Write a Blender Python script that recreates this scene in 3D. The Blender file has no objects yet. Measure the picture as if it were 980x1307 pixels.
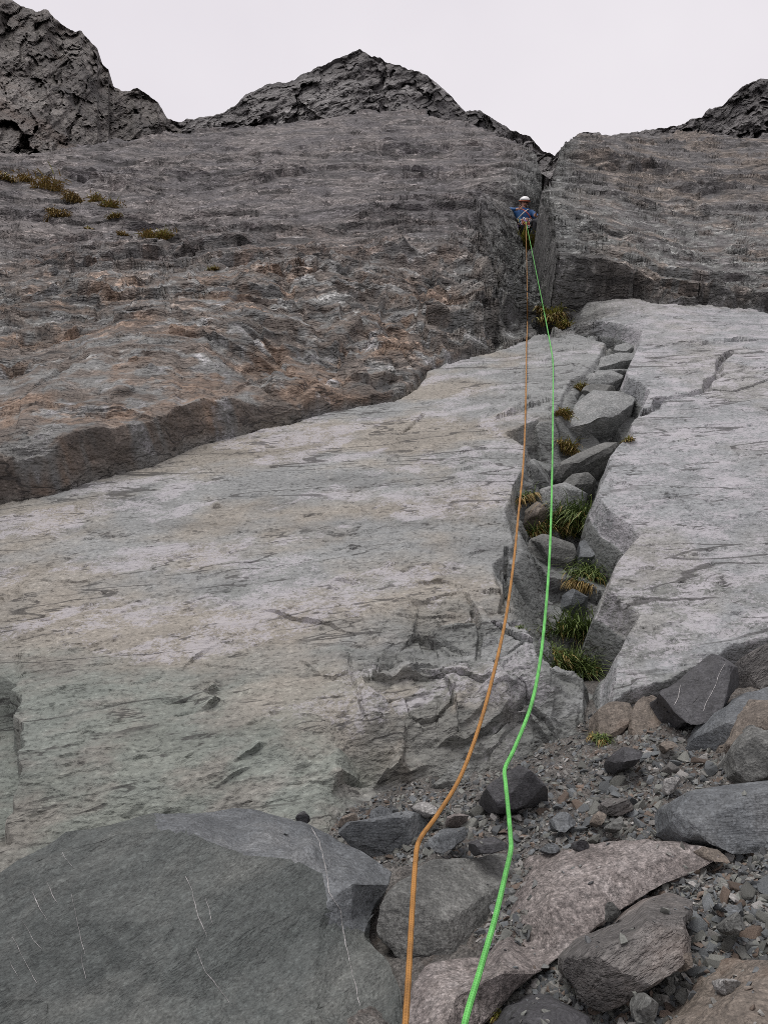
import bpy, bmesh, math, random
import numpy as np
from mathutils import Vector, Matrix
from mathutils.bvhtree import BVHTree
from mathutils.geometry import delaunay_2d_cdt

# ------------------------------------------------------------------ camera, sky, sun, exposure
sc = bpy.context.scene
COL = sc.collection
W0, H0, F = 980.0, 1307.0, 987.0          # photograph size and focal length in its pixels
PITCH = math.radians(15.0)
CAM = np.array([0.0, 0.0, 1.5])
FWD = np.array([0.0, math.cos(PITCH), math.sin(PITCH)])
UPV = np.array([0.0, -math.sin(PITCH), math.cos(PITCH)])
RGT = np.array([1.0, 0.0, 0.0])

cam_d = bpy.data.cameras.new('camera')
cam_d.sensor_fit = 'VERTICAL'
cam_d.sensor_height = 36.0
cam_d.lens = 36.0 * F / H0
cam_d.clip_start = 0.02
cam_d.clip_end = 2000.0
cam = bpy.data.objects.new('camera', cam_d)
COL.objects.link(cam)
cam.location = CAM.tolist()
cam.rotation_euler = (math.pi / 2 + PITCH, 0, 0)
sc.camera = cam

SUN_EL, SUN_AZ = math.radians(70), math.radians(215)     # azimuth from +Y towards +X: behind the camera, veiled by cloud
wd = bpy.data.worlds.new('World')
sc.world = wd
wd.use_nodes = True
nt = wd.node_tree
nt.nodes.clear()
n_out = nt.nodes.new('ShaderNodeOutputWorld')
n_bg = nt.nodes.new('ShaderNodeBackground')
n_sky = nt.nodes.new('ShaderNodeTexSky')
n_sky.sky_type = 'NISHITA'
n_sky.sun_disc = False
n_sky.sun_elevation = SUN_EL
n_sky.sun_rotation = SUN_AZ
n_tc = nt.nodes.new('ShaderNodeTexCoord')
n_no = nt.nodes.new('ShaderNodeTexNoise')
n_no.inputs['Scale'].default_value = 1.6
n_no.inputs['Detail'].default_value = 5.0
n_rp = nt.nodes.new('ShaderNodeValToRGB')
n_rp.color_ramp.elements[0].position = 0.3
n_rp.color_ramp.elements[0].color = (6.05, 5.7, 6.1, 1)
n_rp.color_ramp.elements[1].position = 0.7
n_rp.color_ramp.elements[1].color = (7.15, 6.85, 7.1, 1)
n_mx = nt.nodes.new('ShaderNodeMix')
n_mx.data_type = 'RGBA'
n_mx.inputs[0].default_value = 0.96          # cloud cover over the blue
nt.links.new(n_tc.outputs['Generated'], n_no.inputs['Vector'])
nt.links.new(n_no.outputs['Fac'], n_rp.inputs['Fac'])
nt.links.new(n_sky.outputs['Color'], n_mx.inputs[6])
nt.links.new(n_rp.outputs['Color'], n_mx.inputs[7])
nt.links.new(n_mx.outputs[2], n_bg.inputs['Color'])
n_bg.inputs['Strength'].default_value = 0.1
nt.links.new(n_bg.outputs[0], n_out.inputs[0])

sun_d = bpy.data.lights.new('sun', 'SUN')
sun_d.energy = 1.5
sun_d.angle = math.radians(30)
sun_d.color = (1.0, 0.97, 0.93)
sun = bpy.data.objects.new('sun', sun_d)
COL.objects.link(sun)
sdir = Vector((math.sin(SUN_AZ) * math.cos(SUN_EL), math.cos(SUN_AZ) * math.cos(SUN_EL), math.sin(SUN_EL)))
sun.rotation_euler = sdir.to_track_quat('Z', 'Y').to_euler()
sun.location = (0, 0, 60)

sc.view_settings.view_transform = 'Standard'
sc.view_settings.look = 'None'
sc.view_settings.exposure = 0.35
sc.view_settings.gamma = 1.0
sc.cycles.use_denoising = False
sc.cycles.filter_width = 0.9

rng = np.random.default_rng(11)
random.seed(5)

# ------------------------------------------------------------------ pixel <-> space
def P(px, py, z):
    """point seen at a photograph pixel, at distance z along the view axis"""
    px = np.asarray(px, float); py = np.asarray(py, float); z = np.asarray(z, float)
    a = (px - W0 / 2) / F; b = (H0 / 2 - py) / F
    return CAM + z[..., None] * (FWD + a[..., None] * RGT + b[..., None] * UPV)

def project(p):
    q = p - CAM
    z = q @ FWD
    return W0 / 2 + F * (q @ RGT) / z, H0 / 2 - F * (q @ UPV) / z, z

def ray(px, py):
    d = FWD + (px - W0 / 2) / F * RGT + (H0 / 2 - py) / F * UPV
    return d / np.linalg.norm(d)

# ------------------------------------------------------------------ noise
def _h(ix, iy, iz, seed):
    n = (ix.astype(np.int64) * 374761393 + iy.astype(np.int64) * 668265263 + iz.astype(np.int64) * 2147483647 + seed * 974711) & 0xffffffff
    n = ((n ^ (n >> 13)) * 1274126177) & 0xffffffff
    n = ((n ^ (n >> 16)) * 2246822519) & 0xffffffff
    n = n ^ (n >> 15)
    return n.astype(np.float64) / 4294967296.0

def noise2(x, y, seed=0):
    """gradient noise, about -1..1"""
    ix = np.floor(x); iy = np.floor(y)
    fx = x - ix; fy = y - iy
    ix = ix.astype(np.int64); iy = iy.astype(np.int64)
    z0 = np.zeros_like(ix)
    sx = fx * fx * fx * (fx * (fx * 6 - 15) + 10)
    sy = fy * fy * fy * (fy * (fy * 6 - 15) + 10)
    def g(a, b):
        t = _h(ix + a, iy + b, z0, seed) * 2 * math.pi
        return np.cos(t) * (fx - a) + np.sin(t) * (fy - b)
    n0 = g(0, 0) * (1 - sx) + g(1, 0) * sx
    n1 = g(0, 1) * (1 - sx) + g(1, 1) * sx
    return (n0 * (1 - sy) + n1 * sy) * 1.5

def fbm2(x, y, oct=4, seed=0, gain=0.5, lac=2.03):
    s = np.zeros_like(x); a = 1.0
    for k in range(oct):
        s += a * noise2(x, y, seed + 17 * k)
        x = x * lac + 3.1; y = y * lac - 1.7; a *= gain
    return s

def noise3(x, y, z, seed=0):
    ix = np.floor(x); iy = np.floor(y); iz = np.floor(z)
    fx = x - ix; fy = y - iy; fz = z - iz
    ix = ix.astype(np.int64); iy = iy.astype(np.int64); iz = iz.astype(np.int64)
    sx = fx * fx * (3 - 2 * fx); sy = fy * fy * (3 - 2 * fy); sz = fz * fz * (3 - 2 * fz)
    def v(a, b, c):
        return _h(ix + a, iy + b, iz + c, seed) * 2 - 1
    x00 = v(0, 0, 0) * (1 - sx) + v(1, 0, 0) * sx
    x10 = v(0, 1, 0) * (1 - sx) + v(1, 1, 0) * sx
    x01 = v(0, 0, 1) * (1 - sx) + v(1, 0, 1) * sx
    x11 = v(0, 1, 1) * (1 - sx) + v(1, 1, 1) * sx
    return (x00 * (1 - sy) + x10 * sy) * (1 - sz) + (x01 * (1 - sy) + x11 * sy) * sz

def fbm3(p, freq, oct=4, seed=0, gain=0.5):
    s = np.zeros(len(p)); a = 1.0; f = freq
    for k in range(oct):
        s += a * noise3(p[:, 0] * f + k * 5.3, p[:, 1] * f, p[:, 2] * f, seed + 31 * k)
        f *= 2.07; a *= gain
    return s

def cells2(x, y, seed=0, tilt=1.0):
    """blocky facets: every cell is a tilted plane with a height of its own; returns height, distance to the joint"""
    ix = np.floor(x).astype(np.int64); iy = np.floor(y).astype(np.int64)
    z0 = np.zeros_like(ix)
    d1 = np.full(x.shape, 9.0); d2 = np.full(x.shape, 9.0); hh = np.zeros(x.shape)
    for a in (-1, 0, 1):
        for b in (-1, 0, 1):
            jx = ix + a; jy = iy + b
            cx = jx + _h(jx, jy, z0, seed); cy = jy + _h(jx, jy, z0 + 1, seed)
            dx = x - cx; dy = y - cy
            d = np.sqrt(dx * dx + dy * dy)
            t = _h(jx, jy, z0 + 2, seed) * 2 * math.pi
            hgt = (_h(jx, jy, z0 + 3, seed) - 0.5) + tilt * (dx * np.cos(t) + dy * np.sin(t))
            m = d < d1
            d2 = np.where(m, d1, np.minimum(d2, d))
            hh = np.where(m, hgt, hh)
            d1 = np.where(m, d, d1)
    return hh, d2 - d1

def crumple(p, freq, seed=0, n=7):
    """continuous, flat-sided crumple: triangle waves in random directions"""
    r = np.random.default_rng(seed); out = np.zeros(len(p))
    for k in range(n):
        d = r.normal(size=3); d /= np.linalg.norm(d)
        x = (p @ d) * freq * (0.6 + 0.9 * r.random()) + r.random()
        out += (np.abs(x - np.floor(x) - 0.5) * 4 - 1) * (0.5 + r.random()) / (freq ** 0 * (1 + 0.25 * k))
    return out / 3.0

def ss(a, b, x):
    t = np.clip((x - a) / (b - a), 0, 1)
    return t * t * (3 - 2 * t)

def mix(a, b, t):
    return a + (b - a) * t

# ------------------------------------------------------------------ object helpers
def tag(o, label=None, cat=None, group=None, kind=None):
    if label: o['label'] = label
    if cat: o['category'] = cat
    if group: o['group'] = group
    if kind: o['kind'] = kind
    return o

def mesh_np(name, V, Fc, smooth=False, col=None):
    """mesh from numpy vertices and equal-sized faces"""
    V = np.asarray(V, np.float32); Fc = np.asarray(Fc, np.int32)
    me = bpy.data.meshes.new(name)
    k = Fc.shape[1]
    me.vertices.add(len(V)); me.loops.add(Fc.size); me.polygons.add(len(Fc))
    me.vertices.foreach_set('co', V.ravel())
    me.loops.foreach_set('vertex_index', Fc.ravel())
    me.polygons.foreach_set('loop_start', np.arange(0, Fc.size, k, dtype=np.int32))
    me.polygons.foreach_set('use_smooth', np.full(len(Fc), smooth))
    me.update(calc_edges=True)
    if col is not None:
        at = me.color_attributes.new('Col', 'FLOAT_COLOR', 'POINT')
        c = np.ones((len(V), 4), np.float32); c[:, :col.shape[1]] = col
        at.data.foreach_set('color', c.ravel())
    return me

def link(name, me, mat=None, parent=None, loc=None):
    o = bpy.data.objects.new(name, me)
    COL.objects.link(o)
    if mat is not None and me is not None:
        me.materials.clear(); me.materials.append(mat)
    if parent is not None: o.parent = parent
    if loc is not None: o.location = loc
    return o

# ------------------------------------------------------------------ materials
def nodes(mat):
    mat.use_nodes = True
    t = mat.node_tree
    t.nodes.clear()
    o = t.nodes.new('ShaderNodeOutputMaterial')
    b = t.nodes.new('ShaderNodeBsdfPrincipled')
    t.links.new(b.outputs[0], o.inputs[0])
    return t, b

def N(t, kind, **kw):
    n = t.nodes.new(kind)
    for k, v in kw.items():
        if k in n.inputs: n.inputs[k].default_value = v
        else: setattr(n, k, v)
    return n

def ramp(t, stops, interp='LINEAR'):
    r = t.nodes.new('ShaderNodeValToRGB')
    r.color_ramp.interpolation = interp
    while len(r.color_ramp.elements) < len(stops): r.color_ramp.elements.new(0.5)
    for e, (p, c) in zip(r.color_ramp.elements, stops):
        e.position = p
        e.color = (*c, 1) if not isinstance(c, (int, float)) else (c, c, c, 1)
    return r

def mixc(t, fac, a, b, blend='MIX'):
    m = t.nodes.new('ShaderNodeMix'); m.data_type = 'RGBA'; m.blend_type = blend
    for sock, val in ((m.inputs[0], fac), (m.inputs[6], a), (m.inputs[7], b)):
        if hasattr(val, 'links'): t.links.new(val, sock)
        elif isinstance(val, (int, float)) : sock.default_value = val
        else: sock.default_value = (*val, 1)
    return m.outputs[2]

def mapping(t, src, scale=(1, 1, 1), rot=(0, 0, 0)):
    """turn first, then stretch, so that bands run along the turned axis"""
    if any(rot):
        r = t.nodes.new('ShaderNodeMapping'); r.inputs['Rotation'].default_value = rot
        t.links.new(src, r.inputs[0]); src = r.outputs[0]
    m = t.nodes.new('ShaderNodeMapping')
    m.inputs['Scale'].default_value = scale
    t.links.new(src, m.inputs[0])
    return m.outputs[0]

def noise_tex(t, vec, scale, detail=6, rough=0.6, dist=0.0):
    n = t.nodes.new('ShaderNodeTexNoise')
    n.inputs['Scale'].default_value = scale
    n.inputs['Detail'].default_value = detail
    n.inputs['Roughness'].default_value = rough
    n.inputs['Distortion'].default_value = dist
    t.links.new(vec, n.inputs['Vector'])
    return n.outputs['Fac']

def slab_material():
    m = bpy.data.materials.new('slab_rock')
    t, b = nodes(m)
    at = N(t, 'ShaderNodeAttribute', attribute_name='Col')
    at2 = N(t, 'ShaderNodeAttribute', attribute_name='Zone')     # r: pale lichen, g: grain size of the far rock, b: rust
    sep = t.nodes.new('ShaderNodeSeparateColor')
    t.links.new(at2.outputs['Color'], sep.inputs[0])
    tc = N(t, 'ShaderNodeTexCoord').outputs['Object']
    v_str = mapping(t, tc, (0.45, 1.0, 1.5), (0, math.radians(9), 0))
    v_iso = mapping(t, tc, (0.8, 1.0, 1.1), (0, math.radians(11), 0))
    # mineral mottling at two scales
    n1 = noise_tex(t, v_str, 5.0, 8, 0.62, 0.3)
    r1 = ramp(t, [(0.28, 0.74), (0.5, 1.0), (0.75, 1.22)])
    t.links.new(n1, r1.inputs[0])
    c = mixc(t, 1.0, at.outputs['Color'], r1.outputs[0], 'MULTIPLY')
    n2 = noise_tex(t, v_iso, 62.0, 3, 0.7)
    r2 = ramp(t, [(0.34, 0.42), (0.44, 0.92), (0.58, 1.05), (0.68, 1.5)])
    t.links.new(n2, r2.inputs[0])
    c = mixc(t, 0.8, c, mixc(t, 1.0, c, r2.outputs[0], 'MULTIPLY'))
    # crusts of pale lichen, broken into flecks
    nl = noise_tex(t, v_iso, 85.0, 3, 0.8)
    nl2 = noise_tex(t, v_iso, 10.0, 5, 0.7)
    s1 = N(t, 'ShaderNodeMath', operation='ADD'); t.links.new(nl, s1.inputs[0]); t.links.new(nl2, s1.inputs[1])
    s2 = N(t, 'ShaderNodeMath', operation='MULTIPLY_ADD'); t.links.new(sep.outputs[0], s2.inputs[0]); s2.inputs[1].default_value = 0.5
    t.links.new(s1.outputs[0], s2.inputs[2])
    rl = ramp(t, [(0.0, 0.0), (0.63, 0.0), (0.69, 1.0)])
    sc_ = N(t, 'ShaderNodeMath', operation='MULTIPLY'); t.links.new(s2.outputs[0], sc_.inputs[0]); sc_.inputs[1].default_value = 0.5
    t.links.new(sc_.outputs[0], rl.inputs[0])
    ml = N(t, 'ShaderNodeMath', operation='MULTIPLY'); t.links.new(rl.outputs[0], ml.inputs[0]); t.links.new(sep.outputs[0], ml.inputs[1])
    c = mixc(t, ml.outputs[0], c, (0.425, 0.41, 0.43))
    # larger flecks on the far rock
    nf = noise_tex(t, mapping(t, tc, (0.7, 1, 1)), 6.0, 4, 0.85)
    rf = ramp(t, [(0.32, 0.35), (0.44, 0.85), (0.56, 1.15), (0.64, 2.6)])
    t.links.new(nf, rf.inputs[0])
    c = mixc(t, sep.outputs[1], c, mixc(t, 1.0, c, rf.outputs[0], 'MULTIPLY'))
    # hairline cleavage cracks with dirt in them
    def hairs(scale, width, stretch, rot, lo, hi, seed):
        v = mapping(t, tc, stretch, rot)
        nn = noise_tex(t, v, scale, 3, 0.5, 0.15)
        a1 = N(t, 'ShaderNodeMath', operation='SUBTRACT'); t.links.new(nn, a1.inputs[0]); a1.inputs[1].default_value = 0.5
        a2 = N(t, 'ShaderNodeMath', operation='ABSOLUTE'); t.links.new(a1.outputs[0], a2.inputs[0])
        mr = N(t, 'ShaderNodeMapRange'); mr.inputs[1].default_value = 0.40 * width; mr.inputs[2].default_value = 0.62 * width; mr.inputs[3].default_value = 1.0; mr.inputs[4].default_value = 0.0
        t.links.new(a2.outputs[0], mr.inputs[0])
        pn = noise_tex(t, mapping(t, tc, (0.5, 1, 1), (seed, 0.3, 0)), scale * 0.45, 3, 0.6)
        rr = ramp(t, [(lo, 0.0), (hi, 1.0)]); t.links.new(pn, rr.inputs[0])
        mm = N(t, 'ShaderNodeMath', operation='MULTIPLY'); t.links.new(mr.outputs[0], mm.inputs[0]); t.links.new(rr.outputs[0], mm.inputs[1])
        return mm.outputs[0]
    h1 = hairs(2.6, 0.011, (0.13, 0.9, 1.3), (0, math.radians(7), 0), 0.47, 0.53, 0.1)
    h2 = hairs(8.0, 0.024, (0.13, 0.9, 1.3), (0, math.radians(12), 0), 0.53, 0.58, 0.7)
    h3 = hairs(22.0, 0.05, (0.16, 0.9, 1.3), (0, math.radians(12), 0), 0.58, 0.62, 1.3)
    h4 = hairs(0.7, 0.030, (0.22, 0.9, 1.0), (0, math.radians(2), 0), 0.36, 0.48, 2.3)
    h5 = hairs(2.0, 0.045, (0.25, 0.9, 1.0), (0, math.radians(3), 0), 0.42, 0.55, 3.1)
    h4m = N(t, 'ShaderNodeMath', operation='MULTIPLY'); h45 = N(t, 'ShaderNodeMath', operation='MAXIMUM'); t.links.new(h4, h45.inputs[0]); t.links.new(h5, h45.inputs[1]); t.links.new(h45.outputs[0], h4m.inputs[0]); t.links.new(sep.outputs[1], h4m.inputs[1])
    hs = h1
    for h_ in (h2, h3, h4m.outputs[0]):
        ha = N(t, 'ShaderNodeMath', operation='MAXIMUM'); t.links.new(hs, ha.inputs[0]); t.links.new(h_, ha.inputs[1]); hs = ha.outputs[0]
    hc = N(t, 'ShaderNodeMath', operation='MULTIPLY'); t.links.new(hs, hc.inputs[0]); hc.inputs[1].default_value = 0.7
    c = mixc(t, hc.outputs[0], c, (0.035, 0.033, 0.032))
    t.links.new(c, b.inputs['Base Color'])
    b.inputs['Roughness'].default_value = 0.82
    b.inputs['Specular IOR Level'].default_value = 0.35
    # relief
    nb1 = noise_tex(t, mapping(t, tc, (0.65, 1.0, 1.3), (0, math.radians(11), 0)), 34.0, 4, 0.66, 0.2)
    bp1 = N(t, 'ShaderNodeBump', Strength=0.9, Distance=0.015); t.links.new(nb1, bp1.inputs['Height'])
    nb2 = noise_tex(t, mapping(t, tc, (0.5, 1.0, 1.4)), 2.2, 5, 0.7)
    bp2 = N(t, 'ShaderNodeBump', Distance=0.35); t.links.new(nb2, bp2.inputs['Height'])
    fs = N(t, 'ShaderNodeMapRange'); fs.inputs[3].default_value = 0.25; fs.inputs[4].default_value = 1.0; t.links.new(sep.outputs[1], fs.inputs[0])
    t.links.new(fs.outputs[0], bp2.inputs['Strength'])
    t.links.new(bp1.outputs[0], bp2.inputs['Normal'])
    t.links.new(bp2.outputs[0], b.inputs['Normal'])
    return m

def rock_material(name, dark, mid, light, scale=9.0, strat=0.0, rust=0.0, bump=0.6, speck=0.5, rough=0.75, byobj=False, coord='Object', bscale=40.0, stretch=(1, 1, 1), rot=(0, 0, 0), bdist=0.008, grain=190.0):
    m = bpy.data.materials.new(name)
    t, b = nodes(m)
    tc = N(t, 'ShaderNodeTexCoord').outputs[coord]
    vec = mapping(t, tc, stretch, rot)
    if byobj:
        oi = N(t, 'ShaderNodeObjectInfo')
        ad = N(t, 'ShaderNodeVectorMath', operation='ADD')
        t.links.new(vec, ad.inputs[0]); t.links.new(oi.outputs['Location'], ad.inputs[1])
        vec = ad.outputs[0]
    n1 = noise_tex(t, vec, scale, 8, 0.62, 0.4)
    r1 = ramp(t, [(0.28, dark), (0.5, mid), (0.74, light)])
    t.links.new(n1, r1.inputs[0])
    c = r1.outputs[0]
    if byobj:
        rv = ramp(t, [(0.0, 0.55), (0.35, 0.85), (0.75, 1.15), (1.0, 1.6)])
        t.links.new(oi.outputs['Random'], rv.inputs[0])
        c = mixc(t, 1.0, c, rv.outputs[0], 'MULTIPLY')
    n2 = noise_tex(t, vec, scale * 9, 3, 0.8)
    r2 = ramp(t, [(0.32, 1 - speck * 0.7), (0.5, 1.0), (0.68, 1 + speck)])
    t.links.new(n2, r2.inputs[0])
    c = mixc(t, 1.0, c, r2.outputs[0], 'MULTIPLY')
    if grain > 0:
        n4 = noise_tex(t, vec, grain, 2, 0.6)
        r4 = ramp(t, [(0.34, 0.62), (0.46, 0.97), (0.56, 1.03), (0.68, 1.42)])
        t.links.new(n4, r4.inputs[0])
        c = mixc(t, 1.0, c, r4.outputs[0], 'MULTIPLY')
    if rust > 0:
        n3 = noise_tex(t, vec, scale * 0.6, 6, 0.7)
        r3 = ramp(t, [(0.52, 0.0), (0.68, rust)])
        t.links.new(n3, r3.inputs[0])
        c = mixc(t, r3.outputs[0], c, (0.16, 0.085, 0.045))
    t.links.new(c, b.inputs['Base Color'])
    b.inputs['Roughness'].default_value = rough
    b.inputs['Specular IOR Level'].default_value = 0.4
    nb = noise_tex(t, vec, bscale, 4, 0.65, 0.2)
    bp = N(t, 'ShaderNodeBump', Strength=bump, Distance=bdist)
    t.links.new(nb, bp.inputs['Height'])
    last = bp
    if strat > 0:
        ns = noise_tex(t, mapping(t, tc, tuple(s * k for s, k in zip(stretch, (0.15, 1, 1))), rot), bscale * 0.9, 5, 0.6)
        b2 = N(t, 'ShaderNodeBump', Strength=strat, Distance=bdist * 2.2)
        t.links.new(ns, b2.inputs['Height']); t.links.new(bp.outputs[0], b2.inputs['Normal'])
        last = b2
    t.links.new(last.outputs[0], b.inputs['Normal'])
    return m

def flat_material(name, col, rough=0.6, var=0.15, scale=60.0, spec=0.4):
    m = bpy.data.materials.new(name)
    t, b = nodes(m)
    tc = N(t, 'ShaderNodeTexCoord').outputs['Object']
    n = noise_tex(t, tc, scale, 4, 0.6)
    r = ramp(t, [(0.3, tuple(c * (1 - var) for c in col)), (0.7, tuple(min(1, c * (1 + var)) for c in col))])
    t.links.new(n, r.inputs[0]); t.links.new(r.outputs[0], b.inputs['Base Color'])
    b.inputs['Roughness'].default_value = rough
    b.inputs['Specular IOR Level'].default_value = spec
    return m

# ------------------------------------------------------------------ the slab: a cross-section curve, swept sideways, carrying relief
S0 = np.arange(0.0, 260.0, 0.02)
_slope = lambda Y: np.radians(42.0 + 4.4 * ss(10.5, 18.0, Y))
_Y = np.empty_like(S0); _Z = np.empty_like(S0); _A = np.empty_like(S0)
y_, z_ = 0.6, -1.8 / math.cos(math.radians(42)) + 0.6 * math.tan(math.radians(42))
for i in range(len(S0)):
    k = min(max((y_ - 10.5) / 7.5, 0), 1)
    a_ = math.radians(42.0 + 4.4 * k * k * (3 - 2 * k))
    _Y[i], _Z[i], _A[i] = y_, z_, a_
    y_ += 0.02 * math.cos(a_); z_ += 0.02 * math.sin(a_)

def slab_pos(u, s, w):
    Y = np.interp(s, S0, _Y); Z = np.interp(s, S0, _Z); A = np.interp(s, S0, _A)
    out = np.empty(np.shape(u) + (3,))
    out[..., 0] = CAM[0] + u
    out[..., 1] = CAM[1] + Y - w * np.sin(A)
    out[..., 2] = CAM[2] + Z + w * np.cos(A)
    return out

def _row(w):
    p = slab_pos(np.zeros_like(S0), S0, np.full_like(S0, w))
    _, py, z = project(p)
    m = z > 0.3
    return py[m][::-1], S0[m][::-1], z[m][::-1]
_rows = {}
def uv(px, py, w=0.0):
    """where the ray through a pixel meets the slab's base surface raised by w"""
    k = round(w, 3)
    if k not in _rows: _rows[k] = _row(k)
    pys, ssx, zs = _rows[k]
    s = np.interp(py, pys, ssx); z = np.interp(py, pys, zs)
    return (np.asarray(px, float) - W0 / 2) / F * z, s

def poly_uv(pts, w=0.0):
    a = np.array(pts, float)
    # add points so that long edges keep following the picture's line
    out = []
    for i in range(len(a) - 1):
        n = max(1, int(np.hypot(*(a[i + 1] - a[i])) // 40))
        for k in range(n): out.append(a[i] + (a[i + 1] - a[i]) * k / n)
    out.append(a[-1])
    a = np.array(out)
    u, s = uv(a[:, 0], a[:, 1], w)
    return np.stack([u, s], 1)

def seg_dist(U, V, line, closed=False):
    """distance to a polyline and the side of it (+1 = left of its direction)"""
    n = len(line); best = np.full(U.shape, 1e9); side = np.ones(U.shape); tt = np.zeros(U.shape)
    for i in range(n if closed else n - 1):
        a = line[i]; b = line[(i + 1) % n]
        ex, ey = b - a
        L = ex * ex + ey * ey + 1e-12
        dx = U - a[0]; dy = V - a[1]
        t = np.clip((dx * ex + dy * ey) / L, 0, 1)
        qx = dx - ex * t; qy = dy - ey * t
        d = qx * qx + qy * qy
        m = d < best
        best = np.where(m, d, best)
        side = np.where(m, np.where(ex * dy - ey * dx >= 0, 1.0, -1.0), side)
        tt = np.where(m, (i + t) / max(1, n - 1), tt)
    return np.sqrt(best), side, tt

def inside(U, V, poly):
    r = np.zeros(U.shape, bool)
    n = len(poly)
    for i in range(n):
        x1, y1 = poly[i]; x2, y2 = poly[(i + 1) % n]
        if y1 == y2: continue
        c = ((y1 > V) != (y2 > V)) & (U < (x2 - x1) * (V - y1) / (y2 - y1) + x1)
        r ^= c
    return r

def boxed(fn, U, V, line, margin):
    """evaluate fn only near a polyline; elsewhere 0"""
    lo = line.min(0) - margin; hi = line.max(0) + margin
    m = (U > lo[0]) & (U < hi[0]) & (V > lo[1]) & (V < hi[1])
    out = np.zeros(U.shape)
    if m.any(): out[m] = fn(U[m], V[m])
    return out

# --- outlines read off the photograph (pixels), taken to the slab
LEFT_FOOT = [(-700, 850), (-400, 770), (0, 645), (60, 632), (140, 610), (240, 577), (300, 560), (400, 528), (500, 509), (528, 492), (545, 470), (600, 452), (670, 432), (692, 420)]
GULLY = [(692, 420), (688, 395), (680, 360), (671, 330), (670, 300), (680, 262), (692, 235), (701, 210), (703, 190)]
RIGHT_FOOT = [(703, 190), (703, 215), (696, 238), (688, 262), (684, 285), (682, 310), (690, 345), (700, 388), (715, 384), (775, 377), (810, 381), (850, 391), (905, 394), (980, 391), (1400, 372)]
CH_R = [(700, 392), (716, 404), (740, 410), (790, 417), (816, 428), (818, 440), (806, 462), (797, 480), (800, 489), (816, 492), (828, 502), (806, 530), (792, 545), (795, 560), (772, 588), (757, 636), (768, 662), (800, 690), (762, 738), (752, 766), (800, 795), (765, 845), (768, 885), (765, 928)]
CH_L = [(692, 424), (735, 430), (774, 438), (757, 468), (742, 484), (722, 490), (708, 512), (700, 535), (645, 556), (676, 575), (672, 604), (650, 622), (642, 650), (650, 690), (630, 716), (640, 745), (664, 796), (686, 850), (702, 866), (742, 878), (748, 940)]
B_LOW = [(765, 928), (800, 917), (840, 905), (872, 892), (935, 855), (1000, 835), (1500, 780)]
TOP = [(-700, 250), (-300, 215), (0, 192), (110, 182), (215, 166), (290, 158), (400, 150), (440, 144), (540, 141), (590, 155), (640, 172), (680, 190), (697, 214), (704, 232), (713, 200), (725, 186), (742, 172), (800, 166), (865, 160), (980, 163), (1250, 168), (1700, 175)]

_lf, _gu, _rf = poly_uv(LEFT_FOOT), poly_uv(GULLY, 0.1), poly_uv(RIGHT_FOOT, 0.13)
_dpoly = np.vstack([_lf, _gu[1:], [[_gu[-1, 0], 250.0], [-400.0, 250.0], [-400.0, _lf[0, 1]]]])
_dline = np.vstack([_lf, _gu[1:]])
_epoly = np.vstack([_rf, [[400.0, _rf[-1, 1]], [400.0, 250.0], [_rf[0, 0], 250.0]]])
_chr, _chl, _blow = poly_uv(CH_R, 0.1), poly_uv(CH_L), poly_uv(B_LOW, 0.05)
_cpoly = np.vstack([_chr, _chl[::-1]])
_bpoly = np.vstack([_chr, _blow[1:], [[40.0, _blow[-1, 1]], [40.0, 16.0], [_chr[0, 0], 16.0]]])
_bline = np.vstack([_chr, _blow[1:]])
_tu, _ts = uv(np.array(TOP)[:, 0], np.array(TOP)[:, 1], 0.42)
_gc = poly_uv([(701, 205), (692, 240), (676, 285), (672, 330), (684, 380), (702, 412)])

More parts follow.
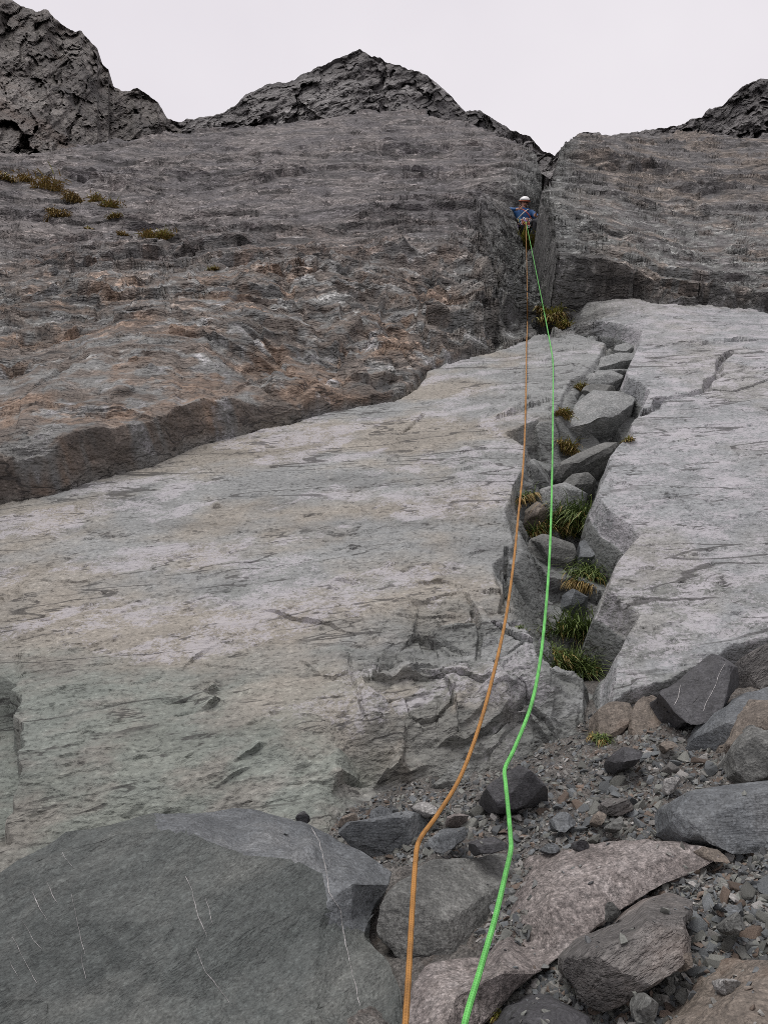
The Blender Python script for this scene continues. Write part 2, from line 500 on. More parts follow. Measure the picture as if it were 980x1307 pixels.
# overlapping flakes: the upper side of each line stands proud and fades back up the slope  (line, height, fade length)
FLAKES = [
    ([(310, 786), (345, 789), (372, 799), (420, 797), (448, 808), (466, 826)], 0.018, 0.35),
    ([(222, 862), (262, 838), (300, 815), (325, 798)], 0.014, 0.15),
    ([(374, 842), (400, 855), (430, 866), (448, 852), (490, 838)], 0.022, 0.25),
    ([(440, 850), (455, 880), (462, 905), (480, 928)], 0.02, 0.18),
    ([(395, 505), (470, 502), (512, 494), (540, 476)], 0.07, 0.8),
    ([(0, 396), (60, 386), (120, 372), (165, 360), (215, 366), (262, 356), (330, 351), (380, 338), (432, 331)], 0.14, 1.6),
    ([(100, 470), (140, 432), (178, 408), (205, 396), (246, 366)], 0.07, 0.9),
    ([(60, 480), (104, 474), (118, 458)], 0.07, 0.6),
    ([(300, 412), (360, 405), (420, 388), (470, 384)], 0.12, 1.0),
    ([(120, 322), (165, 316), (230, 318), (252, 322)], 0.12, 2.0),
    ([(420, 318), (500, 312), (590, 318)], 0.1, 2.0),
    ([(300, 268), (360, 246), (420, 232)], 0.16, 3.0), ([(430, 222), (520, 214), (600, 222)], 0.14, 3.0),
    ([(20, 240), (90, 246), (170, 262), (240, 290)], 0.14, 2.0),
    ([(740, 245), (820, 232), (930, 226)], 0.18, 3.0), ([(860, 262), (920, 254), (985, 250)], 0.15, 3.0),
    ([(720, 290), (790, 284), (880, 280)], 0.08, 2.0),
    ([(485, 768), (540, 752), (575, 748), (606, 754)], 0.028, 0.25),
    ([(470, 786), (520, 792), (570, 790), (602, 786)], 0.022, 0.2),
    ([(455, 858), (500, 862), (550, 868), (590, 856)], 0.045, 0.2),
    ([(540, 935), (585, 945), (620, 930), (670, 925), (700, 938), (735, 960)], 0.10, 0.2),
    ([(470, 975), (520, 955), (560, 945)], 0.07, 0.2),
    ([(425, 1000), (440, 972), (480, 950)], 0.05, 0.2),
    ([(575, 445), (560, 455), (545, 480), (515, 490)], 0.03, 0.4),
    ([(612, 542), (680, 524), (708, 512)], 0.05, 0.2),
    ([(760, 468), (730, 470), (700, 462), (660, 468)], 0.02, 0.3),
    ([(700, 452), (740, 448), (766, 446)], 0.02, 0.3),
    ([(836, 470), (890, 460), (970, 448)], 0.03, 0.5), ([(870, 505), (910, 508), (980, 504)], 0.012, 0.3),
    ([(820, 655), (862, 672), (880, 690)], 0.015, 0.15), ([(850, 742), (880, 738), (905, 734)], 0.012, 0.1),
    ([(270, 884), (288, 880)], 0.025, 0.05), ([(258, 905), (280, 898), (290, 892)], 0.03, 0.06),
    ([(298, 972), (320, 962), (340, 950)], 0.035, 0.07), ([(272, 1000), (298, 985), (318, 976)], 0.03, 0.07),
    ([(230, 975), (246, 966), (258, 955)], 0.015, 0.05), ([(92, 946), (112, 936), (128, 942)], 0.012, 0.08),
    ([(262, 655), (285, 652)], 0.02, 0.08), ([(432, 703), (456, 700)], 0.02, 0.08), ([(380, 686), (440, 684), (500, 678)], 0.012, 0.2),
    ([(80, 700), (150, 690), (200, 683)], 0.012, 0.2), ([(0, 745), (90, 748), (170, 738)], 0.01, 0.2),
    ([(400, 750), (440, 742), (470, 748)], 0.012, 0.1), ([(560, 612), (600, 600), (640, 592)], 0.015, 0.2),
    ([(560, 590), (590, 583), (640, 575)], 0.012, 0.2), ([(470, 735), (520, 728), (560, 715)], 0.012, 0.15),
]
# open joints cut into the rock (line, half width, depth)
JOINTS = [
    ([(794, 560), (816, 553), (832, 546), (838, 532), (858, 530), (880, 524), (896, 520), (897, 508), (912, 500), (914, 482), (930, 468)], 0.035, 0.10),
    ([(896, 520), (930, 522), (980, 505)], 0.012, 0.05), ([(914, 500), (950, 492), (990, 486)], 0.012, 0.03),
    ([(812, 468), (850, 462), (900, 456), (960, 452)], 0.016, 0.04), ([(860, 484), (900, 478), (925, 477)], 0.012, 0.03),
    ([(540, 530), (525, 548), (512, 556)], 0.014, 0.03), ([(240, 572), (255, 600), (290, 612)], 0.006, 0.01),
    ([(560, 880), (556, 910), (560, 940)], 0.006, 0.015), ([(604, 780), (612, 820), (606, 850)], 0.012, 0.03),
    ([(446, 836), (452, 870), (462, 905)], 0.008, 0.02), ([(30, 862), (120, 852), (200, 842)], 0.006, 0.01),
    ([(748, 880), (752, 910), (756, 945)], 0.02, 0.08), ([(645, 700), (648, 745), (640, 780)], 0.014, 0.07),
    ([(700, 840), (720, 860)], 0.01, 0.02), ([(190, 395), (230, 375), (262, 352)], 0.03, 0.08),
]
_flk = [(poly_uv(l), a, f) for l, a, f in FLAKES]
_jnt = [(poly_uv(l), a, f) for l, a, f in JOINTS]

def relief(U, V, PX, PY, fine=True, res=None):
    """height of the rock above the base surface; PX, PY say where on the wall (for zones), res = metres per sample"""
    Z = np.interp(V, S0, np.interp(S0, S0, _Y)) * 1.0 + 0.6
    k = 0.010 * Z
    wu = U + k * fbm2(U / (k * 9), V / (k * 9), 3, 3, 0.5)
    wv = V + k * fbm2(U / (k * 9) + 40, V / (k * 9), 3, 5, 0.5)
    H = np.zeros(U.shape)
    # --- right-hand slab, a hand's breadth prouder than the left one
    inb = inside(wu, wv, _bpoly)
    db, _, _ = seg_dist(wu, wv, _bline)
    H += np.where(inb, 0.13 * ss(0, 0.035, db), 0.0)
    # --- the channel between them
    inc = inside(wu, wv, _cpoly)
    dr, _, _ = seg_dist(wu, wv, _chr); dl, _, _ = seg_dist(wu, wv, _chl)
    dep = mix(0.15, 0.23, ss(480, 640, PY))
    blk, jd = cells2(U * 5.5 + 0.3 * V, V * 3.2, 21, 0.9); blk = blk * ss(0, 0.12, jd) - 0.25 * (1 - ss(0, 0.12, jd))
    H += np.where(inc, -dep * np.minimum(ss(0, 0.05, dr), 0.25 * ss(0, 0.03, dl) + 0.75 * ss(0, 0.26, dl)) + 0.10 * blk * ss(0.0, 0.06, np.minimum(dl, dr)), 0)
    # --- upper left layer
    ind = inside(wu, wv, _dpoly)
    dd, _, _ = seg_dist(wu, wv, _lf); dg, _, _ = seg_dist(wu, wv, _gu)
    rgt = ss(230, 420, PX)
    step = mix((0.06 + 0.13 * ss(-.3, .4, noise2(U * 0.9, U * 0 + 1.5, 88))) * ss(0, 0.04, dd) + 0.16 * ss(0, 1.2, dd), 0.03 * ss(0, 0.03, dd) + 0.32 * ss(0.0, 2.4, dd), rgt)
    hd = np.minimum(step, 0.03 + 0.45 * ss(0.0, 1.0, dg / mix(0.22, 1.15, ss(245, 290, PY))))
    rough = ss(0, 0.2, dd) * ss(330, 400, PY) * mix(0.25, 1.0, ss(250, 360, PX)) + 0.9 * (1 - ss(0.7, 1.4, dg)) * ss(0, 0.2, dg) * ss(245, 290, PY)
    b1, j1 = cells2(U * 1.7 + 0.4 * V + 0.25 * wu, V * 1.0, 7, 1.0); b1 = b1 * ss(0, 0.10, j1)
    b2, j2 = cells2(U * 5.0 + V, V * 3.0, 9, 1.0); b2 = b2 * ss(0, 0.12, j2)
    hd = hd + rough * (0.13 * b1 + 0.05 * b2)
    H = np.where(ind, np.maximum(H, 0) + hd, H)
    # --- upper right layer
    ine = inside(wu, wv, _epoly)
    jg = ss(20, 200, PX - 660)
    eu = wu + jg * 0.10 * fbm2(U * 1.6, V * 0.8, 3, 91); ev = wv + jg * 0.32 * fbm2(U * 1.3 + 8, V * 0.5, 4, 93, 0.6)
    ine = inside(eu, ev, _epoly)
    de, _, _ = seg_dist(eu, ev, _rf)
    be, _ = cells2(U * 1.5 + 0.5 * V, V * 0.9, 13, 1.0)
    H = np.where(ine, H + mix(0.46, 0.05, ss(700, 900, PX)) * ss(0, 0.05, de) + 0.12 * be * np.exp(-de / 0.5) * ss(0, 0.08, de), H)
    H -= np.where(ind, 0, 0.05 * (1 - ss(0.01, 0.05, dd))) * (PY > 380) + np.where(ine, 0, 0.07 * (1 - ss(0.02, 0.09, de))) * (PX > 690)
    # --- bottom of the gully
    def gully_floor(a, b):
        d, _, t = seg_dist(a, b, _gc)
        return mix(0.60, 0.22, ss(0.55, 0.78, t)) * np.exp(-(d / 0.34) ** 2)
    H -= boxed(gully_floor, wu, wv, _gc, 1.2) * np.where(ine, 1 - ss(0, 0.05, de), 1.0)
    H += boxed(lambda a, b: np.exp(-(seg_dist(a, b, _gc)[0] / 0.5) ** 2), wu, wv, _gc, 1.5) * np.where(ine, 0.2, 1.0) * (0.16 * b1 + 0.09 * b2)
    # --- foot of the slab: breaks off in steps towards the debris
    foot = ss(880, 1000, PY + 25 * fbm2(U * 4, V * 4, 3, 77))
    broken = ss(420, 500, PX) * ss(735, 790, PY + 0.35 * (PX - 600) * (PX < 600))
    b3, j3 = cells2(wu * 3.4 + 1.1 * wv, wv * 4.6 - 0.8 * wu, 31, 1.1); b4, j4 = cells2(wu * 9 + 2 * wv, wv * 12 - 3 * wu, 33, 1.0)
    b3 = b3 * ss(0, 0.035, j3) - 0.12 * (1 - ss(0, 0.05, j3)); b4 = b4 * ss(0, 0.08, j4)
    out = (~inc) & (~inb)
    H += np.where(out, broken * (0.065 * b3 + 0.016 * b4) - 0.12 * foot * ss(400, 470, PX), 0)
    H -= 0.10 * ss(960, 1080, PY) * (1 - ss(300, 460, PX))
    # recess at the far left of the foot
    H -= 0.16 * ss(0.0, 14.0, 26 + 22 * fbm2(V * 7, U * 0 + 3.3, 3, 4) - 0.10 * np.abs(PY - 930) - PX) * ss(865, 890, PY) * (1 - ss(1010, 1060, PY)) * (PX > -220)
    # --- hand-placed flakes and joints
    for ln, a, f in _flk:
        def fl(x, y, ln=ln, a=a, f=f):
            d, sd, t = seg_dist(x, y, ln)
            e = ss(0, 0.35, t) * (1 - ss(0.6, 1, t)) * (0.35 + 0.65 * ss(-.3, .4, noise2(x * 22 / (1 + 4 * f), y * 6, 7)))
            return np.where(sd > 0, 1.15 * a * e * np.exp(-d / f), 0)
        H += boxed(fl, wu, wv, ln, f * 3.0)
    for ln, hw, dp in _jnt:
        H -= boxed(lambda x, y: dp * (1 - ss(0.3 * hw, hw, seg_dist(x, y, ln)[0])) * (0.6 + 0.6 * noise2(x * 9, y * 9, 3)), U + 0.3 * (wu - U), V + 0.3 * (wv - V), ln, hw + 0.1)
    # --- natural relief: undulation, then overlapping cleavage flakes from metres down to millimetres
    near = 1 - ss(2.5, 9.0, Z)
    H += 0.05 * fbm2(U * 0.5, V * 0.35, 3, 51) * (0.35 + 0.65 * ss(3, 8, Z))
    upper = np.where(ind | ine, 1.0, 0.0)
    for j, (fr, am, tilt, low) in enumerate([(0.22, 0.12, 0.03, 0.04), (0.55, 0.105, 0.05, 0.05), (1.3, 0.055, 0.10, 0.12), (3.2, 0.020, 0.20, 0.25), (7.5, 0.010, 0.28, 0.45), (17, 0.0055, 0.3, 0.55), (38, 0.0026, 0.3, 0.6)]):
        if not fine and fr > 2: break
        wl = 1.0 / fr
        vis = ss(0.3, 0.9, wl / (res * 3.0)) if res is not None else 1.0
        s_ = (V - tilt * U) * fr + 1.3 * fbm2(U * fr * 0.20, V * fr * 0.5, 4, 100 + j, 0.55) + 7.3 * j
        fr_ = s_ - np.floor(s_); band = np.floor(s_)
        saw = (1 - fr_) ** 2.2 * ss(0.0, 0.045 if fr < 2 else 0.025, fr_)
        # every ledge comes and goes along its length
        patch = ss(-0.15, 0.15, noise2(U * fr * 0.33 + band * 7.7, band * 3.1, 140 + j) + 0.4 * noise2(U * fr * 1.3, band * 1.7, 160 + j))
        g = mix(low, 1.0, upper) * np.where(inc, 0.6, 1.0)
        H += am * g * vis * saw * patch
        if fr >= 1.0:
            H += 0.30 * am * g * vis * fbm2(U * fr * 1.6, V * fr * 1.6, 2, 170 + j)
    # pits and gouges
    if fine:
        pt = fbm2(U * 7 - 0.6 * V, V * 16 - 3 * U, 3, 61, 0.6)
        H -= 0.010 * ss(0.55, 0.95, pt) * np.where(inc, 0, 1) * (1 - upper)
        pu = fbm2(U * 1.4, V * 1.1, 4, 63, 0.6)
        H -= 0.09 * ss(0.5, 1.0, pu) * upper * ss(0.3, 0.6, dd)
        H += 0.020 * fbm2(U * 3, V * 2.2, 4, 65, 0.6) * upper
    # --- beyond the upper edge the rock falls away behind
    st = np.interp(U / np.interp(V, S0, _Y), _tu / np.interp(_ts, S0, _Y), _ts)
    st = st + 0.8 * fbm2(U * 0.35, U * 0 + 2, 4, 71, 0.6)
    over = np.maximum(0, V - st)
    H -= np.minimum(1.1 * over, 40)
    return H, dict(inb=inb, inc=inc, ind=ind, ine=ine, dd=dd, dg=dg, de=de, db=db, dl=dl, dr=dr, broken=broken, foot=foot, over=over, Z=Z)

def build_slab():
    # 1. coarse pass: where along every column the relief needs its vertices
    c0 = np.linspace(-330, 1310, 330)
    r0 = np.concatenate([np.linspace(1200, 300, 900, endpoint=False), np.linspace(300, 100, 420)])
    PX, PY = np.meshgrid(c0, r0)
    U, V = uv(PX, PY)
    Hh, _ = relief(U, V, PX, PY, fine=False)
    pos = slab_pos(U, V, Hh)
    sx, sy, _ = project(pos.reshape(-1, 3))
    sy = sy.reshape(PX.shape)
    dy = np.diff(sy, axis=0)
    ds = np.where(dy < 0, -dy, 0.3 * np.minimum(dy, 4.0)) + 0.25 * np.abs(np.diff(PY, axis=0))
    cum = np.vstack([np.zeros((1, len(c0))), np.cumsum(ds, 0)])
    cum /= cum[-1]
    NR = 930
    tq = np.linspace(0, 1, NR)
    rows = np.stack([np.interp(tq, cum[:, j], r0) for j in range(len(c0))], 1)
    kern = np.array([1, 2, 3, 2, 1.]) / 9
    pad = np.pad(rows, ((0, 0), (2, 2)), mode='edge')
    rows = sum(kern[i] * pad[:, i:i + len(c0)] for i in range(5))
    # 2. columns: closer together where the channel and gully walls run
    dens_x = np.array([-330, -60, 0, 440, 580, 620, 830, 860, 1000, 1060, 1310.])
    dens = np.array([.12, .25, .62, .62, .8, 1.15, 1.15, .7, .7, .25, .12])
    xs = np.linspace(-330, 1310, 4000)
    cd = np.cumsum(np.interp(xs, dens_x, dens)); cd /= cd[-1]
    NC = 800
    cols = np.interp(np.linspace(0, 1, NC), cd, xs)
    j = np.interp(cols, c0, np.arange(len(c0)))
    j0 = np.clip(np.floor(j).astype(int), 0, len(c0) - 2); f = j - j0
    PY = rows[:, j0] * (1 - f) + rows[:, j0 + 1] * f
    PX = np.broadcast_to(cols, PY.shape).copy()
    U, V = uv(PX, PY)
    resx = np.gradient(U, axis=1)
    resv = np.abs(np.gradient(V, axis=0))
    Hh, zn = relief(U, V, PX, PY, True, np.maximum(np.abs(resx), np.minimum(resv, 0.4)))
    pos = slab_pos(U, V, Hh)
    idx = np.arange(NR * NC).reshape(NR, NC)
    Fc = np.stack([idx[:-1, :-1], idx[:-1, 1:], idx[1:, 1:], idx[1:, :-1]], -1).reshape(-1, 4)
    # 3. the rock's own colours, plus shade painted in under the overlaps
    C = lambda r, g, b: np.array([r, g, b])[None, None, :]
    e = lambda m: m[..., None]
    q1 = fbm2(U * 1.1, V * 1.6 - 0.3 * U, 5, 201, 0.6); q2 = fbm2(U * 3.1 + 5, V * 5.5 - U, 4, 203, 0.6); q3 = fbm2(U * 0.6 + 2, V * 0.5, 5, 205, 0.62)
    tan, grey, green = C(.272, .252, .218), C(.243, .251, .247), C(.198, .220, .194)
    col = mix(tan, grey, e(ss(-0.6, 0.6, q1 + 0.5 * ss(480, 700, PX) - 0.05)))
    lowleft = ss(770, 920, PY + 75 * q1 + 25 * q2 - 0.12 * (PX - 250)) * (1 - ss(430, 500, PX + 40 * q2))
    col = mix(col, mix(green, C(.235, .222, .196), e(0.8 * ss(-.3, .7, q2))), e(0.85 * lowleft))
    col = mix(col, C(.252, .263, .270), e(np.where(zn['inb'], 0.75, 0)))
    col = mix(col, C(.265, .252, .225), e(np.where(zn['inb'], 0.5 * ss(0.0, .5, q3 + .2 * q2), 0)))
    col = mix(col, C(.165, .172, .162), e(0.75 * zn['broken'] * ss(-.4, .3, q2 + 0.4 * zn['foot'])))
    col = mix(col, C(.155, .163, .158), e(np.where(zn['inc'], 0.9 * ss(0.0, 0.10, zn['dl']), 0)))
    # far and upper rock: dark, weathered, brown and rust
    dk = mix(C(.120, .112, .114), C(.190, .172, .165), e(ss(-.5, .5, q3)))
    br = mix(C(.155, .13, .108), C(.26, .18, .125), e(ss(-.1, .6, q1 + .3 * q2)))
    gy = C(.205, .207, .20)
    midz = ss(300, 420, PY)
    up = mix(dk, mix(mix(dk, br, 0.75), gy, e(ss(-.1, .45, q2 - 0.35 * q1))), e(midz))
    col = mix(col, up, e(np.where(zn['ind'], 1.0, 0)))
    er = mix(mix(C(.128, .122, .120), C(.195, .166, .142), e(ss(-.3, .6, q3 + .3 * q1))), C(.215, .22, .21), e(ss(230, 340, PY) * ss(-.2, .4, q2)))
    col = mix(col, er, e(np.where(zn['ine'], 1.0, 0)))
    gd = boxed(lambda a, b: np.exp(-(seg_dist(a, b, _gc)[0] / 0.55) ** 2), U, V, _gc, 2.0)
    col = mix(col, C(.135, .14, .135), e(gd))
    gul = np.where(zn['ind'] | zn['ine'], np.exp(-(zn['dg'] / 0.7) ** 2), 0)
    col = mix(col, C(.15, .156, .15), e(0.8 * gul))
    # painted shade: darker lip under the right-hand overlap and darker broken lower faces
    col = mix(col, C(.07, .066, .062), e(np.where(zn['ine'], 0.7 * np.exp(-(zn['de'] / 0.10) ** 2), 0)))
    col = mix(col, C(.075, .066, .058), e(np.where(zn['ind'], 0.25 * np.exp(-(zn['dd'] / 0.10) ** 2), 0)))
    lich = 0.68 * ss(-.22, .42, fbm2(U * 1.6 - .5 * V, V * 2.6 - .9 * U, 5, 209, 0.65)) * (1 - 0.85 * lowleft)
    lich = np.where(zn['inb'], np.maximum(lich, 0.55 + 0.3 * q2), lich)
    lich = np.where(zn['inc'], 0.06, lich) * (1 - gd)
    lich = np.where(zn['ind'] | zn['ine'], 0.5 * ss(0.2, .6, q2 + .2 * q1) * midz, lich) * (1 - 0.5 * zn['broken'] * ss(0, .5, zn['foot']))
    zone = np.stack([np.clip(lich, 0, 1), np.maximum(gd, np.where(zn['ind'] | zn['ine'], 1 - 0.6 * ss(420, 560, PY), 0)), np.zeros_like(lich)], -1)
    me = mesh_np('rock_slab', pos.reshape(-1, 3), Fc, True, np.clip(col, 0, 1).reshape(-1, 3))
    me.set_sharp_from_angle(angle=math.radians(32))
    at = me.color_attributes.new('Zone', 'FLOAT_COLOR', 'POINT')
    z4 = np.ones((NR * NC, 4), np.float32); z4[:, :3] = zone.reshape(-1, 3)
    at.data.foreach_set('color', z4.ravel())
    o = link('rock_slab', me, slab_material())
    tag(o, 'steep grey and brown rock slab split by a grassy channel', kind='structure')
    tri = np.vstack([Fc[:, [0, 1, 2]], Fc[:, [0, 2, 3]]])
    return o, pos.reshape(-1, 3), Fc

slab, SLAB_V, SLAB_F = build_slab()
slab_bvh = BVHTree.FromPolygons(SLAB_V.tolist(), SLAB_F.tolist())

def on_slab(px, py):
    r = slab_bvh.ray_cast(Vector(CAM.tolist()), Vector(ray(px, py).tolist()))
    return r[0], r[1]

# ------------------------------------------------------------------ summits behind the slab
peak_mat = rock_material('summit_rock', (.055, .052, .053), (.135, .127, .125), (.36, .35, .34), 0.20, strat=1.0, bump=1.0, speck=0.6, grain=0, bscale=1.6, bdist=0.5, stretch=(0.5, 1, 1.6), rot=(0, math.radians(25), 0))
cliff_mat = rock_material('cliff_rock', (.048, .044, .042), (.115, .102, .092), (.28, .26, .24), 0.24, strat=1.0, rust=0.35, bump=1.0, speck=0.6, grain=0, bscale=1.6, bdist=0.5, stretch=(0.35, 1, 1.8), rot=(0, math.radians(-42), 0))
def summit(name, label, crest, base, z0, lean, amp, seed, cell=0.28, diag=0.6, tone=None):
    cr = np.array(crest, float); ba = np.array(base, float)
    ns, ntt = 420, 200
    px = np.linspace(cr[0, 0], cr[-1, 0], ns)
    cy = np.interp(px, cr[:, 0], cr[:, 1]); by = np.interp(px, ba[:, 0], ba[:, 1])
    cy = cy + 2.2 * fbm2(px / 16, px * 0 + seed, 4, seed, 0.6)
    t = np.linspace(0, 1, ntt)[:, None]
    PYy = by + (np.minimum(cy, by - 3) - by) * t
    PXx = np.broadcast_to(px, PYy.shape)
    X = (PXx - W0 / 2) / F * z0; Zv = (H0 / 2 - PYy) / F * z0
    a = X * cell + diag * Zv * cell; b = Zv * cell - diag * X * cell
    a_, b_ = a + 0.25 * fbm2(a * 2, b * 2, 3, seed + 8), b + 0.25 * fbm2(a * 2 + 9, b * 2, 3, seed + 9)
    c1, _ = cells2(a_ * 0.5, b_ * 0.9, seed, 1.1); c2, _ = cells2(a_ * 1.3, b_ * 2.2, seed + 1, 1.1); c3, _ = cells2(a_ * 3.5, b_ * 6, seed + 2, 1.0)
    pp = np.stack([a, 1.8 * b, 0 * a], -1).reshape(-1, 3)
    rel = amp * (0.8 * crumple(pp, 0.5, seed, 5)).reshape(a.shape) + amp * (0.9 * c1 + 0.6 * c2 + 0.22 * c3 + 0.35 * fbm2(a * 1.5, b * 3, 5, seed + 5, 0.6))
    zz = z0 - lean * (1 - t) * (by - cy) / 60.0 - rel * ss(0, 0.06, 1 - t + 0.02)
    front = P(PXx, PYy, zz)
    nb = 12
    tb = np.linspace(0, 1, nb)[1:, None]
    bx = np.broadcast_to(px, (nb - 1, ns))
    top = front[-1]
    back = top[None] + np.stack([0 * bx, 16 * tb + 0 * bx, -(14 * tb ** 1.4) * (0.6 + 0.4 * _h((bx * 3).astype(int), (tb * 9 + 0 * bx).astype(int), (0 * bx).astype(int), seed))], -1)
    pts = np.concatenate([front, back], 0)
    R = pts.shape[0]
    idx = np.arange(R * ns).reshape(R, ns)
    Fc = np.stack([idx[:-1, :-1], idx[:-1, 1:], idx[1:, 1:], idx[1:, :-1]], -1).reshape(-1, 4)
    o = link(name, mesh_np(name, pts.reshape(-1, 3), Fc, False), tone or peak_mat)
    return tag(o, label, kind='structure')

summit('rock_cliff', 'dark slanting cliff rising beside the upper slab', [(-420, -190), (-300, -150), (-120, -95), (-20, -25), (10, -2), (30, 8), (45, 14), (62, 14), (85, 36), (96, 40), (104, 40), (126, 64), (124, 68), (129, 80), (140, 88), (133, 92), (134, 102), (150, 114), (156, 117), (176, 112), (190, 122), (203, 132), (214, 152), (232, 158)],
       [(-420, 260), (-60, 215), (0, 205), (120, 195), (232, 180)], 47, 7, 1.5, 301, 0.30, 0.9, cliff_mat)
summit('rock_peak', 'dark jagged summit above the middle of the slab', [(205, 166), (225, 156), (240, 152), (275, 147), (300, 136), (312, 122), (345, 106), (375, 104), (388, 92), (410, 85), (440, 70), (460, 64), (474, 72), (485, 73), (492, 80), (512, 84), (545, 96), (575, 122), (594, 143), (600, 140), (612, 141), (640, 158), (652, 166), (676, 174), (694, 194), (702, 194), (712, 205)],
       [(205, 190), (300, 178), (440, 165), (540, 162), (640, 190), (712, 235)], 48, 5, 1.3, 331, 0.34, 0.5)
summit('rock_ridge', 'dark broken ridge above the right part of the slab', [(700, 206), (715, 190), (735, 172), (750, 169), (764, 169), (768, 174), (800, 170), (866, 160), (880, 152), (895, 150), (905, 138), (920, 136), (942, 114), (970, 99), (982, 101), (1060, 70), (1250, 40)],
       [(700, 240), (760, 196), (860, 182), (980, 178), (1250, 190)], 46, 4, 1.0, 361, 0.34, 0.9)

# ------------------------------------------------------------------ debris slope at the foot
_g = np.array([[1, 770, 955], [1, 900, 1307], [1, 200, 1307]], float)
GA, GB, GC = np.linalg.solve(_g, 1 / np.array([2.3, 1.15, 1.5]))
def gz(px, py): return 1.0 / (GA + GB * px + GC * py)
def sz(py): return 1994.0 / (py - 150.0)
def mm(m, a): return m * a

def build_ground():
    g0 = GA + GB * W0 / 2 + GC * H0 / 2
    def axis(lo, hi, a, b, n_out, n_in):
        return np.concatenate([lo + (a - lo) * (1 - np.linspace(1, 0, n_out, endpoint=False) ** 1.6), np.linspace(a, b, n_in), b + (hi - b) * np.linspace(0, 1, n_out + 1)[1:] ** 1.6])
    xs = axis(-14, 14, -1.3, 1.7, 40, 300); zs = axis(-12, 4.0, 0.6, 2.9, 40, 300)
    X, Zz = np.meshgrid(xs, zs)
    y = (GB * F * X + g0 * Zz - 1) / (GC * F)
    y = y - 0.12 * np.maximum(0, -X - 0.3) + 0.05 * np.maximum(0, 0.3 - Zz) * 0 
    y = y - 0.02 - 0.35 * ss(0.55, -0.5, Zz)
    n = 0.03 * fbm2(X * 1.6, Zz * 1.6, 4, 401) + 0.012 * fbm2(X * 9, Zz * 9, 4, 403, 0.6) + 0.004 * fbm2(X * 60, Zz * 60, 3, 405, 0.6)
    p = CAM + X[..., None] * RGT + (y + n)[..., None] * UPV + Zz[..., None] * FWD
    R, Cn = X.shape
    idx = np.arange(R * Cn).reshape(R, Cn)
    Fc = np.stack([idx[:-1, :-1], idx[:-1, 1:], idx[1:, 1:], idx[1:, :-1]], -1).reshape(-1, 4)
    m = rock_material('grit', (.055, .052, .048), (.115, .108, .10), (.19, .18, .165), 14, rust=0.3, bump=1.0, speck=0.8, bscale=120, bdist=0.01)
    o = link('scree_slope', mesh_np('scree_slope', p.reshape(-1, 3), Fc, True), m)
    tag(o, 'sloping ground of grey grit at the foot of the slab', kind='structure')
    return BVHTree.FromPolygons(p.reshape(-1, 3).tolist(), Fc.tolist())
ground_bvh = build_ground()

# ------------------------------------------------------------------ boulders: facetted blocks with real depth
mat_dark = rock_material('boulder_dark_green', (.046, .054, .052), (.076, .085, .081), (.125, .130, .120), 4.5, strat=0.25, bump=0.8, speck=0.35, bscale=60, stretch=(0.7, 1, 1.5), rot=(0, math.radians(32), 0), rough=0.62)
mat_blue = rock_material('boulder_blue_grey', (.068, .075, .082), (.115, .124, .130), (.185, .19, .19), 5, strat=0.5, bump=0.6, speck=0.35, bscale=50, rough=0.62)
mat_mid = rock_material('boulder_grey', (.075, .078, .074), (.125, .127, .120), (.20, .20, .19), 6, strat=0.4, bump=0.7, speck=0.5, bscale=55)
mat_pink = rock_material('boulder_pink', (.12, .104, .098), (.20, .177, .167), (.30, .275, .265), 8, rust=0.12, bump=1.0, speck=0.75, bscale=60, bdist=0.012)
mat_brown = rock_material('boulder_brown', (.085, .072, .060), (.155, .132, .110), (.24, .21, .18), 7, strat=0.4, rust=0.35, bump=0.7, speck=0.45, bscale=50)
mat_strip = rock_material('boulder_banded', (.062, .060, .060), (.125, .118, .112), (.235, .215, .20), 6, strat=1.0, rust=0.25, bump=0.8, speck=0.4, bscale=34, stretch=(0.28, 1.3, 1.3), rot=(0, math.radians(30), 0), bdist=0.014)
mat_char = rock_material('boulder_charcoal', (.028, .028, .030), (.052, .052, .056), (.095, .095, .10), 5, strat=0.3, bump=0.5, speck=0.4, bscale=50, rough=0.6)
mat_pale = rock_material('boulder_pale', (.17, .17, .165), (.27, .265, .255), (.38, .37, .36), 6, strat=0.5, bump=0.7, speck=0.5, bscale=50)
mat_wedge = rock_material('wedged_pale', (.14, .148, .146), (.205, .212, .208), (.29, .29, .285), 7, strat=0.5, bump=0.8, speck=0.55, bscale=55)
mat_vein = rock_material('quartz', (.16, .16, .155), (.34, .33, .325), (.55, .54, .53), 30, bump=0.5, speck=0.3, bscale=90)

